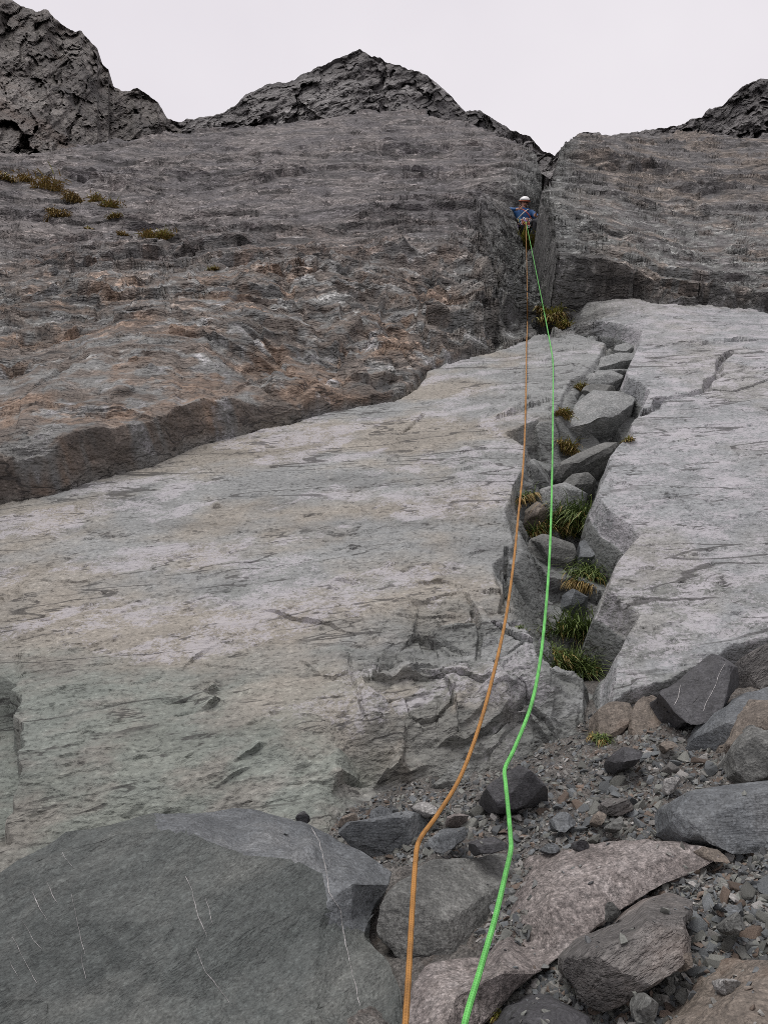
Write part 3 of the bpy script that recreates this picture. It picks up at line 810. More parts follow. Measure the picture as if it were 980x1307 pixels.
BOULD = []           # (vertices, triangles) of everything laid down so far, for contact and visibility
def boulder(name, label, cat, outline, inner, mat, thick=0.2, shrink=0.75, L=0.016, amp=0.008, seed=0, group=None, creases=(), pushdir=None, freq=7.0, facet=1.0, cut=1.0, ncut=16, chip=0.0):
    if chip > 0:            # break long outline edges up into small uneven steps
        oj = []; rc = np.random.default_rng(900 + seed)
        for i in range(len(outline)):
            a_, b_ = np.array(outline[i], float), np.array(outline[(i + 1) % len(outline)], float)
            n_ = max(1, int(np.hypot(*(b_ - a_)[:2]) // 26))
            oj.append(tuple(a_))
            for k in range(1, n_):
                q = a_ + (b_ - a_) * (k + rc.uniform(-.3, .3)) / n_
                q[:2] += rc.normal(0, chip, 2); oj.append(tuple(q))
        outline = oj
    pts = [tuple(map(float, q)) for q in list(outline) + list(inner)]
    no = len(outline)
    v2 = [Vector((q[0], -q[1])) for q in pts]
    edges = [(i, (i + 1) % no) for i in range(no)] + [(no + a, no + b) for a, b in creases]
    r = delaunay_2d_cdt(v2, edges, [], 1, 1e-4)
    vs, _, fs, orig = r[0], r[1], r[2], r[3]
    zs = []
    for k, ov in enumerate(orig):
        if ov: zs.append(pts[ov[0]][2])
        else:
            d = [((vs[k] - w).length, q[2]) for w, q in zip(v2, pts)]; zs.append(min(d)[1])
    V = P(np.array([v.x for v in vs]), np.array([-v.y for v in vs]), np.array(zs))
    bm = bmesh.new()
    bv = [bm.verts.new(p.tolist()) for p in V]
    for f in fs: bm.faces.new([bv[i] for i in f])
    bnd = [e for e in bm.edges if len(e.link_faces) == 1]
    ring = {}
    cen = V.mean(0)
    vdir = np.array(pushdir if pushdir is not None else (FWD * 0.85 - UPV * 0.5)); vdir = vdir / np.linalg.norm(vdir)
    for e in bnd:
        for v in e.verts:
            if v not in ring:
                p = np.array(v.co)
                q = cen + (p - cen) * shrink + vdir * thick * (0.8 + 0.4 * random.random())
                ring[v] = bm.verts.new(q.tolist())
    for e in bnd:
        a, b = e.verts
        bm.faces.new([a, b, ring[b], ring[a]])
    cb = bm.verts.new((cen + vdir * thick * 1.05).tolist())
    for e in bnd:
        a, b = e.verts
        bm.faces.new([ring[a], ring[b], cb])
    bmesh.ops.recalc_face_normals(bm, faces=bm.faces[:])
    bmesh.ops.triangulate(bm, faces=bm.faces[:])
    # chip the sharp edges a little, then refine
    bmesh.ops.bevel(bm, geom=[e for e in bm.edges if len(e.link_faces) == 2 and e.calc_face_angle(0) > 0.35], offset=L * 0.35, segments=1, affect='EDGES', clamp_overlap=True)
    bmesh.ops.triangulate(bm, faces=bm.faces[:])
    for _ in range(7):
        long = [e for e in bm.edges if e.calc_length() > L * 1.5]
        if not long or len(bm.verts) > 26000: break
        bmesh.ops.subdivide_edges(bm, edges=long, cuts=1)
        bmesh.ops.triangulate(bm, faces=[f for f in bm.faces if len(f.verts) > 3])
    bm.normal_update()
    co = np.array([v.co for v in bm.verts]); nr = np.array([v.normal for v in bm.verts])
    sd = 500 + seed * 7
    d = fbm3(co, freq, 5, sd, 0.55) * amp
    # cleavage steps: thin sheets broken off along one direction
    ax = np.array([0.25, -0.35, 0.9]); lay = (co @ ax) / (amp * 3.2) + 1.5 * fbm3(co, freq * 0.7, 2, sd + 3)
    d += amp * 0.55 * (lay - np.floor(lay) - 0.5) * ss(-0.2, 0.5, fbm3(co, freq * 0.9, 2, sd + 9))
    size = np.linalg.norm(co.max(0) - co.min(0))
    d += facet * min(size, 0.5) * (0.020 * crumple(co, 3.2 / min(size, 0.6), sd + 20) + 0.007 * crumple(co, 9.0 / min(size, 0.6), sd + 21))
    co = co + nr * d[:, None]
    # clean fracture planes
    rr_ = np.random.default_rng(sd + 77)
    for _ in range(ncut):
        dv = rr_.normal(size=3) + 0.6 * UPV - 0.7 * FWD; dv /= np.linalg.norm(dv)
        q = co @ dv; lim = q.max() - (q.max() - q.min()) * rr_.uniform(.03, .16) * cut
        ov = q > lim
        co[ov] -= (0.92 * (q[ov] - lim))[:, None] * dv
    for v, c in zip(bm.verts, co): v.co = c
    me = bpy.data.meshes.new(name)
    bm.to_mesh(me)
    tri = [[v.index for v in f.verts] for f in bm.faces]
    bm.free()
    org = Vector(co.mean(0).tolist()); org.z = float(co[:, 2].min())
    for p in me.polygons: p.use_smooth = False
    me.transform(Matrix.Translation(-org))
    o = link(name, me, mat, loc=org)
    BOULD.append((co, tri, o))
    tag(o, label, cat, group)
    return o

def rel(pts):
    """third value = share of the distance at which the debris slope lies along that ray"""
    return [(x, y, gz(x, y) * k) for x, y, k in pts]
def slb(pts, off=0.0):
    """third value = share of the distance at which the slab's base surface lies along that ray"""
    return [(x, y, sz(y) * k) for x, y, k in pts]

big = boulder('boulder', 'huge dark green-grey boulder face crossed by thin white veins', 'boulder',
    [(-150, 1440, 1.28), (-150, 1210, 1.44), (-60, 1165, 1.5), (0, 1122, 1.56), (25, 1098, 1.585), (60, 1076, 1.62), (110, 1056, 1.66), (165, 1045, 1.71), (232, 1036, 1.80), (300, 1031, 1.88), (345, 1036, 1.90), (385, 1044, 1.87), (420, 1062, 1.83), (462, 1083, 1.79), (480, 1093, 1.77), (503, 1110, 1.74), (500, 1128, 1.69), (482, 1160, 1.65), (474, 1195, 1.6), (492, 1224, 1.49), (512, 1262, 1.40), (516, 1310, 1.32), (518, 1440, 1.12)],
    [(60, 1092, 1.575), (150, 1062, 1.62), (238, 1058, 1.645), (275, 1080, 1.62), (310, 1092, 1.615), (370, 1096, 1.63), (412, 1112, 1.62), (418, 1150, 1.56), (408, 1182, 1.525), (452, 1172, 1.57), (470, 1192, 1.56), (240, 1290, 1.36), (60, 1290, 1.37), (400, 1290, 1.36), (250, 1440, 1.20), (60, 1440, 1.2), (400, 1440, 1.2), (480, 1300, 1.38), (340, 1060, 1.74), (396, 1076, 1.68), (440, 1096, 1.70), (452, 1126, 1.60), (300, 1050, 1.80), (200, 1048, 1.70)],
    mat_dark, 0.45, 0.8, 0.013, 0.008, 1, cut=0.10, facet=1.0, chip=3.5, creases=[(0, 1), (1, 2), (2, 3), (3, 4), (4, 5), (5, 6), (6, 7), (7, 8), (8, 9), (9, 10)], freq=5)
big.data.materials.append(mat_blue)
for pg in big.data.polygons:
    x_, y_, _z = project(np.array(big.location) + np.array(pg.center))
    if y_ < np.interp(x_, [0, 150, 238, 310, 370, 412, 420, 480, 520], [1000, 1055, 1062, 1090, 1097, 1114, 1178, 1192, 1200]) and x_ > 200: pg.material_index = 1
boulder('boulder', 'blue-grey angular block wedged behind the huge veined boulder', 'boulder',
    [(430, 1054, 2.0), (470, 1041, 2.03), (520, 1032, 2.06), (548, 1034, 2.02), (560, 1049, 1.95), (546, 1062, 1.9), (522, 1078, 1.85), (508, 1100, 1.79), (500, 1108, 1.78), (470, 1092, 1.8), (440, 1074, 1.88)],
    [(505, 1056, 1.87), (470, 1068, 1.86)], mat_blue, 0.25, 0.8, 0.015, 0.008, 2)
boulder('boulder', 'squat grey boulder under the green rope with an undercut lower edge', 'boulder',
    [(478, 1192, 1.50), (487, 1160, 1.56), (505, 1128, 1.62), (530, 1108, 1.68), (552, 1096, 1.73), (610, 1090, 1.76), (648, 1090, 1.77), (668, 1112, 1.72), (669, 1138, 1.67), (650, 1180, 1.58), (630, 1214, 1.51), (600, 1226, 1.46), (560, 1222, 1.45), (530, 1232, 1.44), (502, 1224, 1.46), (494, 1206, 1.48)],
    [(556, 1122, 1.61), (515, 1160, 1.53), (546, 1172, 1.485), (480, 1188, 1.495), (610, 1184, 1.48), (600, 1206, 1.455), (625, 1110, 1.65), (540, 1200, 1.46)],
    mat_mid, 0.3, 0.8, 0.012, 0.006, 3, chip=2.0, ncut=8, creases=[(0, 1), (1, 3), (3, 2), (0, 6)])
boulder('rock_slab_fragment', 'flat pinkish grey granular slab lying between the boulders', 'rock',
    [(505, 1420, 1.14), (520, 1310, 1.28), (528, 1262, 1.37), (545, 1232, 1.43), (620, 1222, 1.46), (650, 1180, 1.55), (668, 1116, 1.71), (674, 1094, 1.77)] + rel([(720, 1084, .97), (790, 1072, .97), (860, 1072, .97), (905, 1080, .97), (925, 1092, .97), (880, 1118, 1.0), (800, 1160, 1.01), (740, 1205, 1.01), (690, 1240, 1.01), (640, 1285, 1.01), (600, 1330, 1.01), (560, 1420, 1.0)]),
    rel([(700, 1150, .95), (780, 1110, .95), (840, 1095, .955), (640, 1240, .945), (580, 1270, .945), (560, 1330, .95)]), mat_pink, 0.2, 0.9, 0.013, 0.006, 4, freq=6, cut=0.1, facet=0.25, chip=2.5)
boulder('boulder', 'long banded grey-brown slab boulder tilted over loose stones', 'boulder',
    rel([(716, 1226, .95), (760, 1196, .93), (820, 1152, .92), (880, 1131, .92), (903, 1128, .92), (914, 1138, .91), (919, 1158, .90), (903, 1178, .90), (908, 1198, .93), (880, 1226, .95), (850, 1250, .96), (800, 1292, .97), (772, 1298, .97), (748, 1278, .96), (736, 1256, .95), (722, 1242, .95)]),
    rel([(730, 1232, .91), (800, 1204, .865), (860, 1174, .85), (893, 1160, .85), (760, 1258, .90), (800, 1262, .91), (860, 1216, .89)]), mat_strip, 0.22, 0.8, 0.011, 0.010, 5, creases=[(0, 1), (1, 2), (2, 3), (4, 5), (5, 6)])
boulder('boulder', 'smooth blue-grey boulder with a pale seam lying on the scree', 'boulder',
    rel([(843, 1034, .95), (850, 1024, .93), (872, 1014, .90), (905, 1000, .88), (940, 990, .88), (1000, 985, .88), (1070, 990, .9), (1080, 1050, .92), (1010, 1070, .95), (975, 1079, .96), (930, 1077, .96), (872, 1073, .97), (850, 1060, .97)]),
    rel([(868, 1040, .88), (905, 1048, .86), (960, 1052, .85), (1010, 1040, .84), (900, 1018, .86), (950, 1004, .85)]), mat_blue, 0.3, 0.8, 0.012, 0.006, 6, creases=[(0, 1), (1, 2), (2, 3), (4, 5)])
tri_b = boulder('boulder', 'pointed triangular dark boulder leaning against the right slab', 'boulder',
    [(848, 876, 2.26), (868, 866, 2.3), (900, 843, 2.34), (934, 819, 2.38), (943, 825, 2.36), (948, 842, 2.34), (962, 864, 2.34), (940, 888, 2.26), (912, 909, 2.2), (880, 919, 2.2), (862, 904, 2.23)],
    [(872, 878, 2.14), (896, 862, 2.2), (932, 828, 2.30), (890, 906, 2.14), (920, 880, 2.2)], mat_char, 0.3, 0.85, 0.013, 0.005, 7, creases=[(0, 1), (1, 2), (0, 3)])
boulder('boulder', 'dark wedge-shaped slab rock beneath the pointed boulder', 'boulder',
    rel([(868, 968, .985), (880, 942, .96), (900, 915, .94), (950, 884, .92), (1000, 862, .92), (1070, 850, .94), (1070, 905, .94), (985, 905, .94), (955, 925, .95), (935, 952, .97), (915, 968, .985)]),
    rel([(905, 935, .92), (950, 905, .90), (1000, 885, .9)]), mat_blue, 0.3, 0.85, 0.013, 0.007, 8, creases=[(0, 1), (1, 2)])
boulder('boulder', 'brown-stained block half buried behind the grey angular block', 'boulder',
    rel([(930, 948, .96), (942, 914, .94), (965, 890, .93), (1000, 886, .92), (1060, 915, .93), (1040, 955, .95), (985, 962, .96), (950, 962, .97)]),
    rel([(965, 920, .91), (1000, 925, .9)]), mat_brown, 0.25, 0.85, 0.014, 0.008, 9)
boulder('boulder', 'grey angular block with a slanting ridge beside the blue-grey boulder', 'boulder',
    rel([(932, 962, .95), (944, 940, .93), (960, 922, .92), (975, 934, .915), (1000, 926, .91), (1050, 958, .92), (1030, 988, .94), (978, 988, .95), (946, 982, .95)]),
    rel([(962, 950, .885), (990, 966, .885), (1015, 955, .885)]), mat_mid, 0.2, 0.85, 0.013, 0.006, 10, creases=[(0, 1)])
boulder('boulder', 'flat layered grey rock above the pointed boulder', 'boulder',
    [(944, 838, 2.48), (960, 826, 2.5), (1000, 815, 2.52), (1070, 818, 2.52), (1060, 862, 2.44), (1000, 870, 2.42), (964, 862, 2.44)],
    [(975, 848, 2.4), (1010, 842, 2.38)], mat_strip, 0.3, 0.85, 0.014, 0.010, 11)
boulder('boulder', 'small charcoal pyramid boulder the green rope bends over', 'boulder',
    [(611, 1018, 2.0), (621, 992, 2.02), (640, 981, 2.03), (668, 968, 2.05), (680, 977, 2.05), (700, 1000, 2.05), (719, 1013, 2.03), (700, 1023, 1.98), (660, 1031, 1.95), (628, 1030, 1.95)],
    [(640, 1001, 1.93), (668, 982, 1.98), (640, 1026, 1.90), (690, 1008, 1.98)], mat_char, 0.2, 0.85, 0.012, 0.006, 12, creases=[(0, 1), (0, 2)])
boulder('boulder', 'small angular slate block lying alone on gravel', 'boulder',
    rel([(774, 968, .965), (790, 952, .95), (814, 946, .95), (822, 960, .95), (816, 974, .96), (790, 979, .97)]), rel([(794, 966, .925), (812, 960, .93)]), mat_char, 0.1, 0.85, 0.012, 0.004, 13)
boulder('boulder', 'pale brown block jammed under the end of the right slab', 'boulder',
    [(814, 930, 2.28), (812, 905, 2.34), (822, 890, 2.4), (845, 880, 2.4), (862, 892, 2.36), (856, 912, 2.3), (842, 930, 2.26)], [(836, 900, 2.26), (826, 918, 2.25)], mat_brown, 0.3, 0.85, 0.013, 0.007, 14)
boulder('boulder', 'grey-brown block under the slab end beside the channel mouth', 'boulder',
    [(766, 928, 2.34), (768, 892, 2.42), (788, 884, 2.44), (808, 894, 2.42), (812, 915, 2.34), (796, 930, 2.3), (782, 936, 2.3)], [(786, 906, 2.3), (800, 916, 2.29)], mat_brown, 0.3, 0.85, 0.013, 0.007, 15)
boulder('boulder', 'dark flat-topped rock in front of the pinkish slab', 'boulder',
    rel([(636, 1318, .95), (655, 1288, .94), (690, 1278, .93), (722, 1274, .93), (756, 1286, .93), (778, 1318, .94), (780, 1420, .94), (636, 1420, .94)]), rel([(670, 1308, .90), (735, 1304, .90), (710, 1400, .88)]), mat_char, 0.2, 0.85, 0.011, 0.007, 16, creases=[(0, 1)])
boulder('boulder', 'rust-tinged boulder at the lower end of the stone heap', 'boulder',
    rel([(868, 1340, .95), (910, 1292, .94), (945, 1252, .93), (1000, 1222, .92), (1080, 1230, .93), (1080, 1420, .93), (868, 1420, .94)]), rel([(930, 1300, .89), (985, 1262, .88), (960, 1400, .88)]), mat_brown, 0.25, 0.85, 0.011, 0.008, 17, creases=[(0, 1)])

MED = [  # medium stones: outline, label, material
    ([(594, 1082, 1.70), (600, 1068, 1.74), (622, 1063, 1.74), (640, 1064, 1.72), (653, 1078, 1.68), (640, 1088, 1.68), (606, 1090, 1.68)], [(626, 1077, 1.655)], 'dark flat stone touching the green rope at its bend', mat_char),
    ([(528, 1090, 1.74), (540, 1074, 1.78), (565, 1058, 1.86), (596, 1050, 1.90), (603, 1060, 1.86), (586, 1078, 1.78), (548, 1091, 1.73)], [(565, 1074, 1.74)], 'blue-grey wedge stone beneath the orange rope bend', mat_blue),
    (rel([(760, 1032, .97), (772, 1018, .95), (800, 1010, .95), (822, 1018, .95), (826, 1028, .96), (800, 1040, .97), (772, 1040, .97)]), rel([(795, 1026, .925)]), 'thin layered grey stone on the open gravel', mat_strip),
    (rel([(756, 1052, .97), (762, 1036, .95), (776, 1028, .94), (781, 1038, .95), (770, 1054, .97)]), rel([(768, 1044, .93)]), 'upright brown stone beside a rounded grey stone', mat_brown),
    (rel([(772, 1058, .97), (776, 1046, .95), (790, 1040, .95), (801, 1048, .95), (796, 1060, .97)]), rel([(786, 1052, .93)]), 'rounded grey stone beside an upright brown stone', mat_mid),
    (rel([(842, 1006, .98), (850, 994, .96), (870, 990, .96), (872, 1002, .97), (858, 1012, .98)]), rel([(860, 1002, .945)]), 'pale flat stone just above the smooth blue-grey boulder', mat_pale),
    (rel([(806, 1290, .96), (822, 1268, .93), (842, 1262, .92), (856, 1272, .93), (850, 1294, .95), (828, 1306, .96), (810, 1305, .96)]), rel([(830, 1282, .885)]), 'squarish green-grey stone at the foot of the banded boulder', mat_mid),
    (rel([(915, 1262, .96), (924, 1250, .94), (948, 1246, .93), (962, 1254, .94), (946, 1268, .96), (925, 1272, .97)]), rel([(938, 1258, .90)]), 'flat angular stone topping the loose stone heap', mat_pale),
    (rel([(862, 1232, .96), (868, 1218, .94), (884, 1210, .93), (890, 1228, .94), (880, 1240, .96), (866, 1242, .97)]), rel([(876, 1226, .90)]), 'pinkish brown stone against the lower side of the banded boulder', mat_brown),
    (rel([(918, 1150, .97), (930, 1144, .95), (948, 1146, .95), (955, 1158, .96), (940, 1164, .97), (924, 1160, .98)]), rel([(938, 1154, .925)]), 'greenish oblong stone above the loose stone heap', mat_blue),
    (rel([(774, 1166, .965), (788, 1158, .94), (800, 1160, .94), (796, 1170, .95), (780, 1176, .96)]), rel([(788, 1166, .92)]), 'little flat stone on the edge of the pinkish slab', mat_mid),
    (rel([(886, 1086, .96), (900, 1078, .95), (930, 1080, .95), (945, 1090, .96), (925, 1098, .965), (900, 1096, .965)]), rel([(915, 1088, .93)]), 'brown flat stone at the upper corner of the pinkish slab', mat_brown),
    (rel([(842, 950, .98), (850, 942, .96), (866, 940, .96), (868, 948, .97), (856, 956, .98)]), rel([(856, 948, .945)]), 'small tan stone on the dark grit below the slab end', mat_brown),
    (rel([(922, 1170, .96), (938, 1160, .94), (965, 1168, .94), (970, 1184, .95), (950, 1196, .96), (926, 1188, .97)]), rel([(946, 1178, .91)]), 'grey-green blocky stone beside the banded boulder tip', mat_mid),
    ([(372, 1046, 1.98), (376, 1038, 2.0), (388, 1034, 2.02), (396, 1042, 2.0), (390, 1050, 1.96)], [(384, 1042, 1.93)], 'small dark stone behind the crest of the huge boulder', mat_char),
    ([(426, 1052, 1.97), (436, 1040, 2.0), (452, 1034, 2.02), (458, 1042, 2.0), (442, 1054, 1.95)], [(442, 1044, 1.93)], 'rusty green stone in the seam behind the huge boulder', mat_brown),
    ([(462, 1044, 2.02), (472, 1028, 2.05), (500, 1026, 2.06), (505, 1036, 2.03), (480, 1046, 2.0)], [(484, 1036, 1.98)], 'grey stone lying on the blue-grey wedged block', mat_blue),
    ([(520, 1030, 2.06), (532, 1022, 2.08), (560, 1022, 2.08), (566, 1034, 2.04), (545, 1042, 2.02)], [(545, 1032, 2.0)], 'whitish crumbly stone behind the orange rope', mat_pale),
    ([(566, 1052, 1.99), (570, 1040, 2.02), (592, 1034, 2.04), (604, 1044, 2.01), (590, 1054, 1.97)], [(586, 1045, 1.95)], 'rough pink stone between the two ropes', mat_pink),
    (rel([(700, 1048, .97), (712, 1036, .95), (735, 1034, .95), (748, 1044, .96), (728, 1058, .97), (708, 1058, .975)]), rel([(722, 1046, .93)]), 'slaty blue-grey stone in the middle of the open gravel', mat_blue),
    (rel([(690, 1084, .96), (698, 1074, .94), (716, 1074, .94), (722, 1082, .95), (706, 1090, .96)]), rel([(706, 1081, .92)]), 'bluish stone on the upper edge of the pinkish slab', mat_blue),
    (rel([(722, 1080, .96), (734, 1070, .94), (760, 1072, .94), (764, 1080, .95), (742, 1088, .96)]), rel([(744, 1079, .92)]), 'dark stone on the upper edge of the pinkish slab', mat_char),
]
for i, (o_, in_, lb, mt) in enumerate(MED):
    boulder('stone', lb, 'stone', o_, in_, mt, 0.07, 0.8, 0.007, 0.002, 40 + i, cut=1.5)

# blocks jammed in the channel
WEDGE = [
    ([(723, 548, 1.02), (722, 528, 1.0), (736, 508, .985), (760, 498, .98), (800, 495, .98), (814, 500, .98), (808, 515, .985), (793, 524, .99)] , [(735, 530, .975), (775, 526, .975), (765, 512, .975)], [(790, 556, 1.10), (752, 566, 1.12), (730, 560, 1.08)], 'thick block with a pale flat top jammed in the channel', mat_wedge),
    ([(782, 446, .985), (786, 438, .985), (806, 436, .985), (810, 444, .985), (800, 449, .985)], [(796, 442, .98)], [], 'uppermost thin plate of the stepped stack in the channel', mat_wedge),
    ([(762, 463, .99), (766, 454, .985), (790, 450, .985), (814, 450, .985), (810, 458, .99), (785, 462, .99)], [(790, 456, .98)], [], 'broad second plate of the stepped stack in the channel', mat_wedge),
    ([(758, 473, .99), (764, 466, .985), (798, 463, .985), (803, 468, .985), (782, 474, .99)], [(780, 469, .98)], [], 'narrow third plate of the stepped stack in the channel', mat_wedge),
    ([(748, 486, 1.0), (754, 476, .99), (782, 471, .985), (797, 474, .985), (794, 482, .99), (768, 486, .995)], [(774, 478, .98)], [], 'fourth plate of the stepped stack above the thick block', mat_wedge),
    ([(742, 497, 1.0), (750, 489, .99), (780, 484, .985), (792, 487, .985), (780, 494, .99), (756, 500, 1.0)], [(768, 490, .98)], [], 'lowest plate of the stepped stack above the thick block', mat_mid),
    ([(688, 608, 1.02), (700, 592, 1.0), (735, 572, .99), (775, 558, .985), (796, 560, .99), (780, 578, 1.0), (745, 594, 1.02), (710, 606, 1.03)], [(740, 582, .975), (775, 568, .975)], [], 'long slanting grey rock lying across the channel', mat_mid),
    ([(706, 622, 1.02), (716, 606, 1.0), (745, 596, .99), (765, 598, .99), (758, 612, 1.0), (728, 624, 1.02)], [(738, 608, .975)], [], 'smooth grey rock below the long slanting rock', mat_mid),
    ([(682, 640, 1.03), (690, 622, 1.01), (715, 612, 1.0), (745, 620, 1.0), (750, 636, 1.01), (725, 648, 1.03), (700, 648, 1.04)], [(718, 628, .98)], [], 'rounded pale rock above the biggest green grass tuft', mat_wedge),
    ([(668, 662, 1.04), (672, 644, 1.02), (690, 638, 1.02), (698, 650, 1.03), (690, 664, 1.05)], [(682, 652, 1.0)], [], 'small brown rock beside the brown grass in the channel', mat_brown),
    ([(672, 708, 1.06), (676, 688, 1.04), (700, 678, 1.03), (735, 680, 1.03), (742, 696, 1.05), (730, 712, 1.07), (695, 716, 1.08)], [(705, 695, 1.015)], [], 'cracked grey block below the biggest green grass tuft', mat_mid),
    ([(738, 712, 1.06), (740, 688, 1.04), (755, 680, 1.03), (768, 690, 1.04), (766, 708, 1.06), (754, 716, 1.07)], [(754, 698, 1.01)], [], 'square dark stone sitting beside the channel wall', mat_blue),
    ([(716, 772, 1.08), (718, 756, 1.06), (735, 748, 1.05), (752, 754, 1.06), (748, 770, 1.08), (732, 778, 1.09)], [(735, 762, 1.03)], [], 'dark stone under the fresh grass tuft in the channel', mat_blue),
    ([(644, 690, 1.06), (640, 668, 1.03), (652, 655, 1.02), (668, 664, 1.03), (672, 684, 1.06), (660, 700, 1.08)], [(656, 676, 1.01)], [], 'chipped grey rock on the left edge of the channel', mat_mid),
    ([(612, 728, 1.03), (618, 708, 1.01), (638, 696, 1.0), (652, 708, 1.02), (650, 735, 1.05), (630, 745, 1.06)], [(634, 718, .985)], [], 'broad grey rock step on the left side of the channel', mat_mid),
]
for i, (top, inn, low, lb, mt) in enumerate(WEDGE):
    boulder('wedged_rock', lb, 'rock', slb(top) + slb(low), slb(inn), mt, 0.22, 0.92, 0.014, 0.006, 70 + i, pushdir=(FWD * 0.55 - UPV * 0.8), facet=0.7, cut=0.9, ncut=10)

def merge_bvh():
    vs, fs, off = [], [], 0
    for co, tri, _ in BOULD:
        vs.extend(co.tolist()); fs.extend([[a + off for a in t] for t in tri]); off += len(co)
    return BVHTree.FromPolygons(vs, fs)
bould_bvh = merge_bvh()
CV = Vector(CAM.tolist())
def first_hit(px, py):
    """what the ray through a pixel meets first: (distance, point, normal, which)"""
    d = Vector(ray(px, py).tolist()); best = None
    for nm, b in (('boulder', bould_bvh), ('ground', ground_bvh), ('slab', slab_bvh)):
        h = b.ray_cast(CV, d)
        if h[0] is not None and (best is None or h[3] < best[0]): best = (h[3], h[0], h[1], nm)
    return best

# quartz veins: thin raised seams following the rock's surface
def seam(name, parent, pts, r, wob=1.2, seed=0, on=('boulder',)):
    a = np.array(pts, float); out = []
    for i in range(len(a) - 1):
        n = max(2, int(np.hypot(*(a[i + 1] - a[i])) / 5))
        for k in range(n): out.append(a[i] + (a[i + 1] - a[i]) * k / n)
    out.append(a[-1]); out = np.array(out)
    t = np.arange(len(out))
    out[:, 0] += wob * fbm2(t / 4.0, t * 0 + seed, 3, 900 + seed)
    C_, Nn = [], []
    for x, y in out:
        h = first_hit(x, y)
        if h is None or h[3] not in on: continue
        if C_ and (h[1] - C_[-1]).length > 0.12: continue
        C_.append(h[1]); Nn.append(h[2])
    if len(C_) < 3: return
    V, Fc = [], []
    for i, (c, n) in enumerate(zip(C_, Nn)):
        tn = (C_[min(i + 1, len(C_) - 1)] - C_[max(i - 1, 0)]).normalized()
        sd = tn.cross(n).normalized()
        w = 0.75 * r * (0.25 + 1.3 * abs(noise2(np.array([i / 5.0]), np.array([seed + 0.5]), 950)[0])) * (0.4 if i in (0, len(C_) - 1) else 1)
        V += [c - sd * w - n * 0.002, c - sd * w * 0.6 + n * 0.0012, c + sd * w * 0.6 + n * 0.0012, c + sd * w - n * 0.002]
    for i in range(len(C_) - 1):
        b = i * 4
        for k in range(3): Fc.append([b + k, b + k + 1, b + 5 + k, b + 4 + k])
    me = mesh_np(name, np.array([list(v) for v in V]) - np.array(parent.location), Fc)
    return link(name, me, mat_vein, parent)
for i, (pts, r) in enumerate([([(395, 1052), (408, 1075), (416, 1110), (420, 1140), (434, 1160), (440, 1200), (448, 1235), (458, 1280), (466, 1306)], 0.0022),
                              ([(236, 1118), (246, 1138), (252, 1165), (264, 1196)], 0.0020), ([(262, 1142), (268, 1165), (272, 1180)], 0.0008), ([(250, 1210), (262, 1240), (280, 1262), (292, 1280)], 0.0011),
                              ([(92, 1142), (100, 1180), (108, 1218)], 0.0010), ([(60, 1125), (72, 1152)], 0.0011), ([(42, 1138), (52, 1160), (60, 1175)], 0.001), ([(104, 1218), (110, 1250)], 0.0009),
                              ([(16, 1195), (34, 1230), (48, 1255)], 0.0010), ([(28, 1175), (44, 1200), (54, 1212)], 0.0008), ([(80, 1088), (94, 1108)], 0.0009), ([(12, 1225), (26, 1250)], 0.0008)]):
    seam('quartz_vein', big, pts, r, 1.5, i)
for i, (pts, r) in enumerate([([(938, 824), (926, 845), (915, 866), (905, 890), (897, 908)], 0.004), ([(868, 874), (864, 890), (860, 900)], 0.002)]):
    seam('quartz_vein', tri_b, pts, r, 2.0, 30 + i)

# ------------------------------------------------------------------ loose stones and gravel
def stone_mesh(name, seed, flat, n=13):
    r = np.random.default_rng(seed)
    bm = bmesh.new()
    for _ in range(n):
        d = r.normal(size=3); d /= np.linalg.norm(d)
        d = np.sign(d) * np.abs(d) ** 0.7
        bm.verts.new((d * np.array([1.0, 0.72, flat]) * r.uniform(0.72, 1.0)).tolist())
    res = bmesh.ops.convex_hull(bm, input=bm.verts[:])
    bmesh.ops.delete(bm, geom=[v for v in bm.verts if not v.link_faces], context='VERTS')
    bmesh.ops.dissolve_limit(bm, angle_limit=0.12, verts=bm.verts[:], edges=bm.edges[:])
    bmesh.ops.bevel(bm, geom=bm.edges[:], offset=0.035, segments=1, affect='EDGES', clamp_overlap=True)
    bmesh.ops.triangulate(bm, faces=bm.faces[:])
    bmesh.ops.recalc_face_normals(bm, faces=bm.faces[:])
    me = bpy.data.meshes.new(name); bm.to_mesh(me); bm.free()
    return me

KINDS = [('loose_stone', 'loose angular blue-grey slate stone among the gravel', 'blue-grey stones on the debris', rock_material('stone_blue', (.075, .082, .088), (.125, .135, .14), (.19, .20, .20), 18, bump=0.6, speck=0.4, byobj=True, bscale=60, bdist=0.006)),
         ('loose_stone', 'loose angular green-grey stone among the gravel', 'green-grey stones on the debris', rock_material('stone_green', (.10, .105, .095), (.165, .168, .152), (.25, .25, .23), 18, bump=0.6, speck=0.4, byobj=True, bscale=60, bdist=0.006)),
         ('loose_stone', 'loose rusty brown stone among the gravel', 'rusty brown stones on the debris', rock_material('stone_rust', (.095, .075, .060), (.165, .125, .098), (.24, .19, .155), 18, bump=0.6, speck=0.4, byobj=True, bscale=60, bdist=0.006)),
         ('loose_stone', 'loose pale grey flat stone among the gravel', 'pale grey stones on the debris', rock_material('stone_pale', (.20, .19, .18), (.30, .29, .275), (.42, .41, .39), 18, bump=0.6, speck=0.4, byobj=True, bscale=60, bdist=0.006))]
TEMPL = [[stone_mesh('loose_stone', 60 + 10 * k + j, f) for j, f in enumerate((0.32, 0.45, 0.55, 0.38, 0.6, 0.28))] for k in range(4)]
for k in range(4):
    for me in TEMPL[k]: me.materials.append(KINDS[k][3])

def seat(px, py):
    h = first_hit(px, py)
    return h

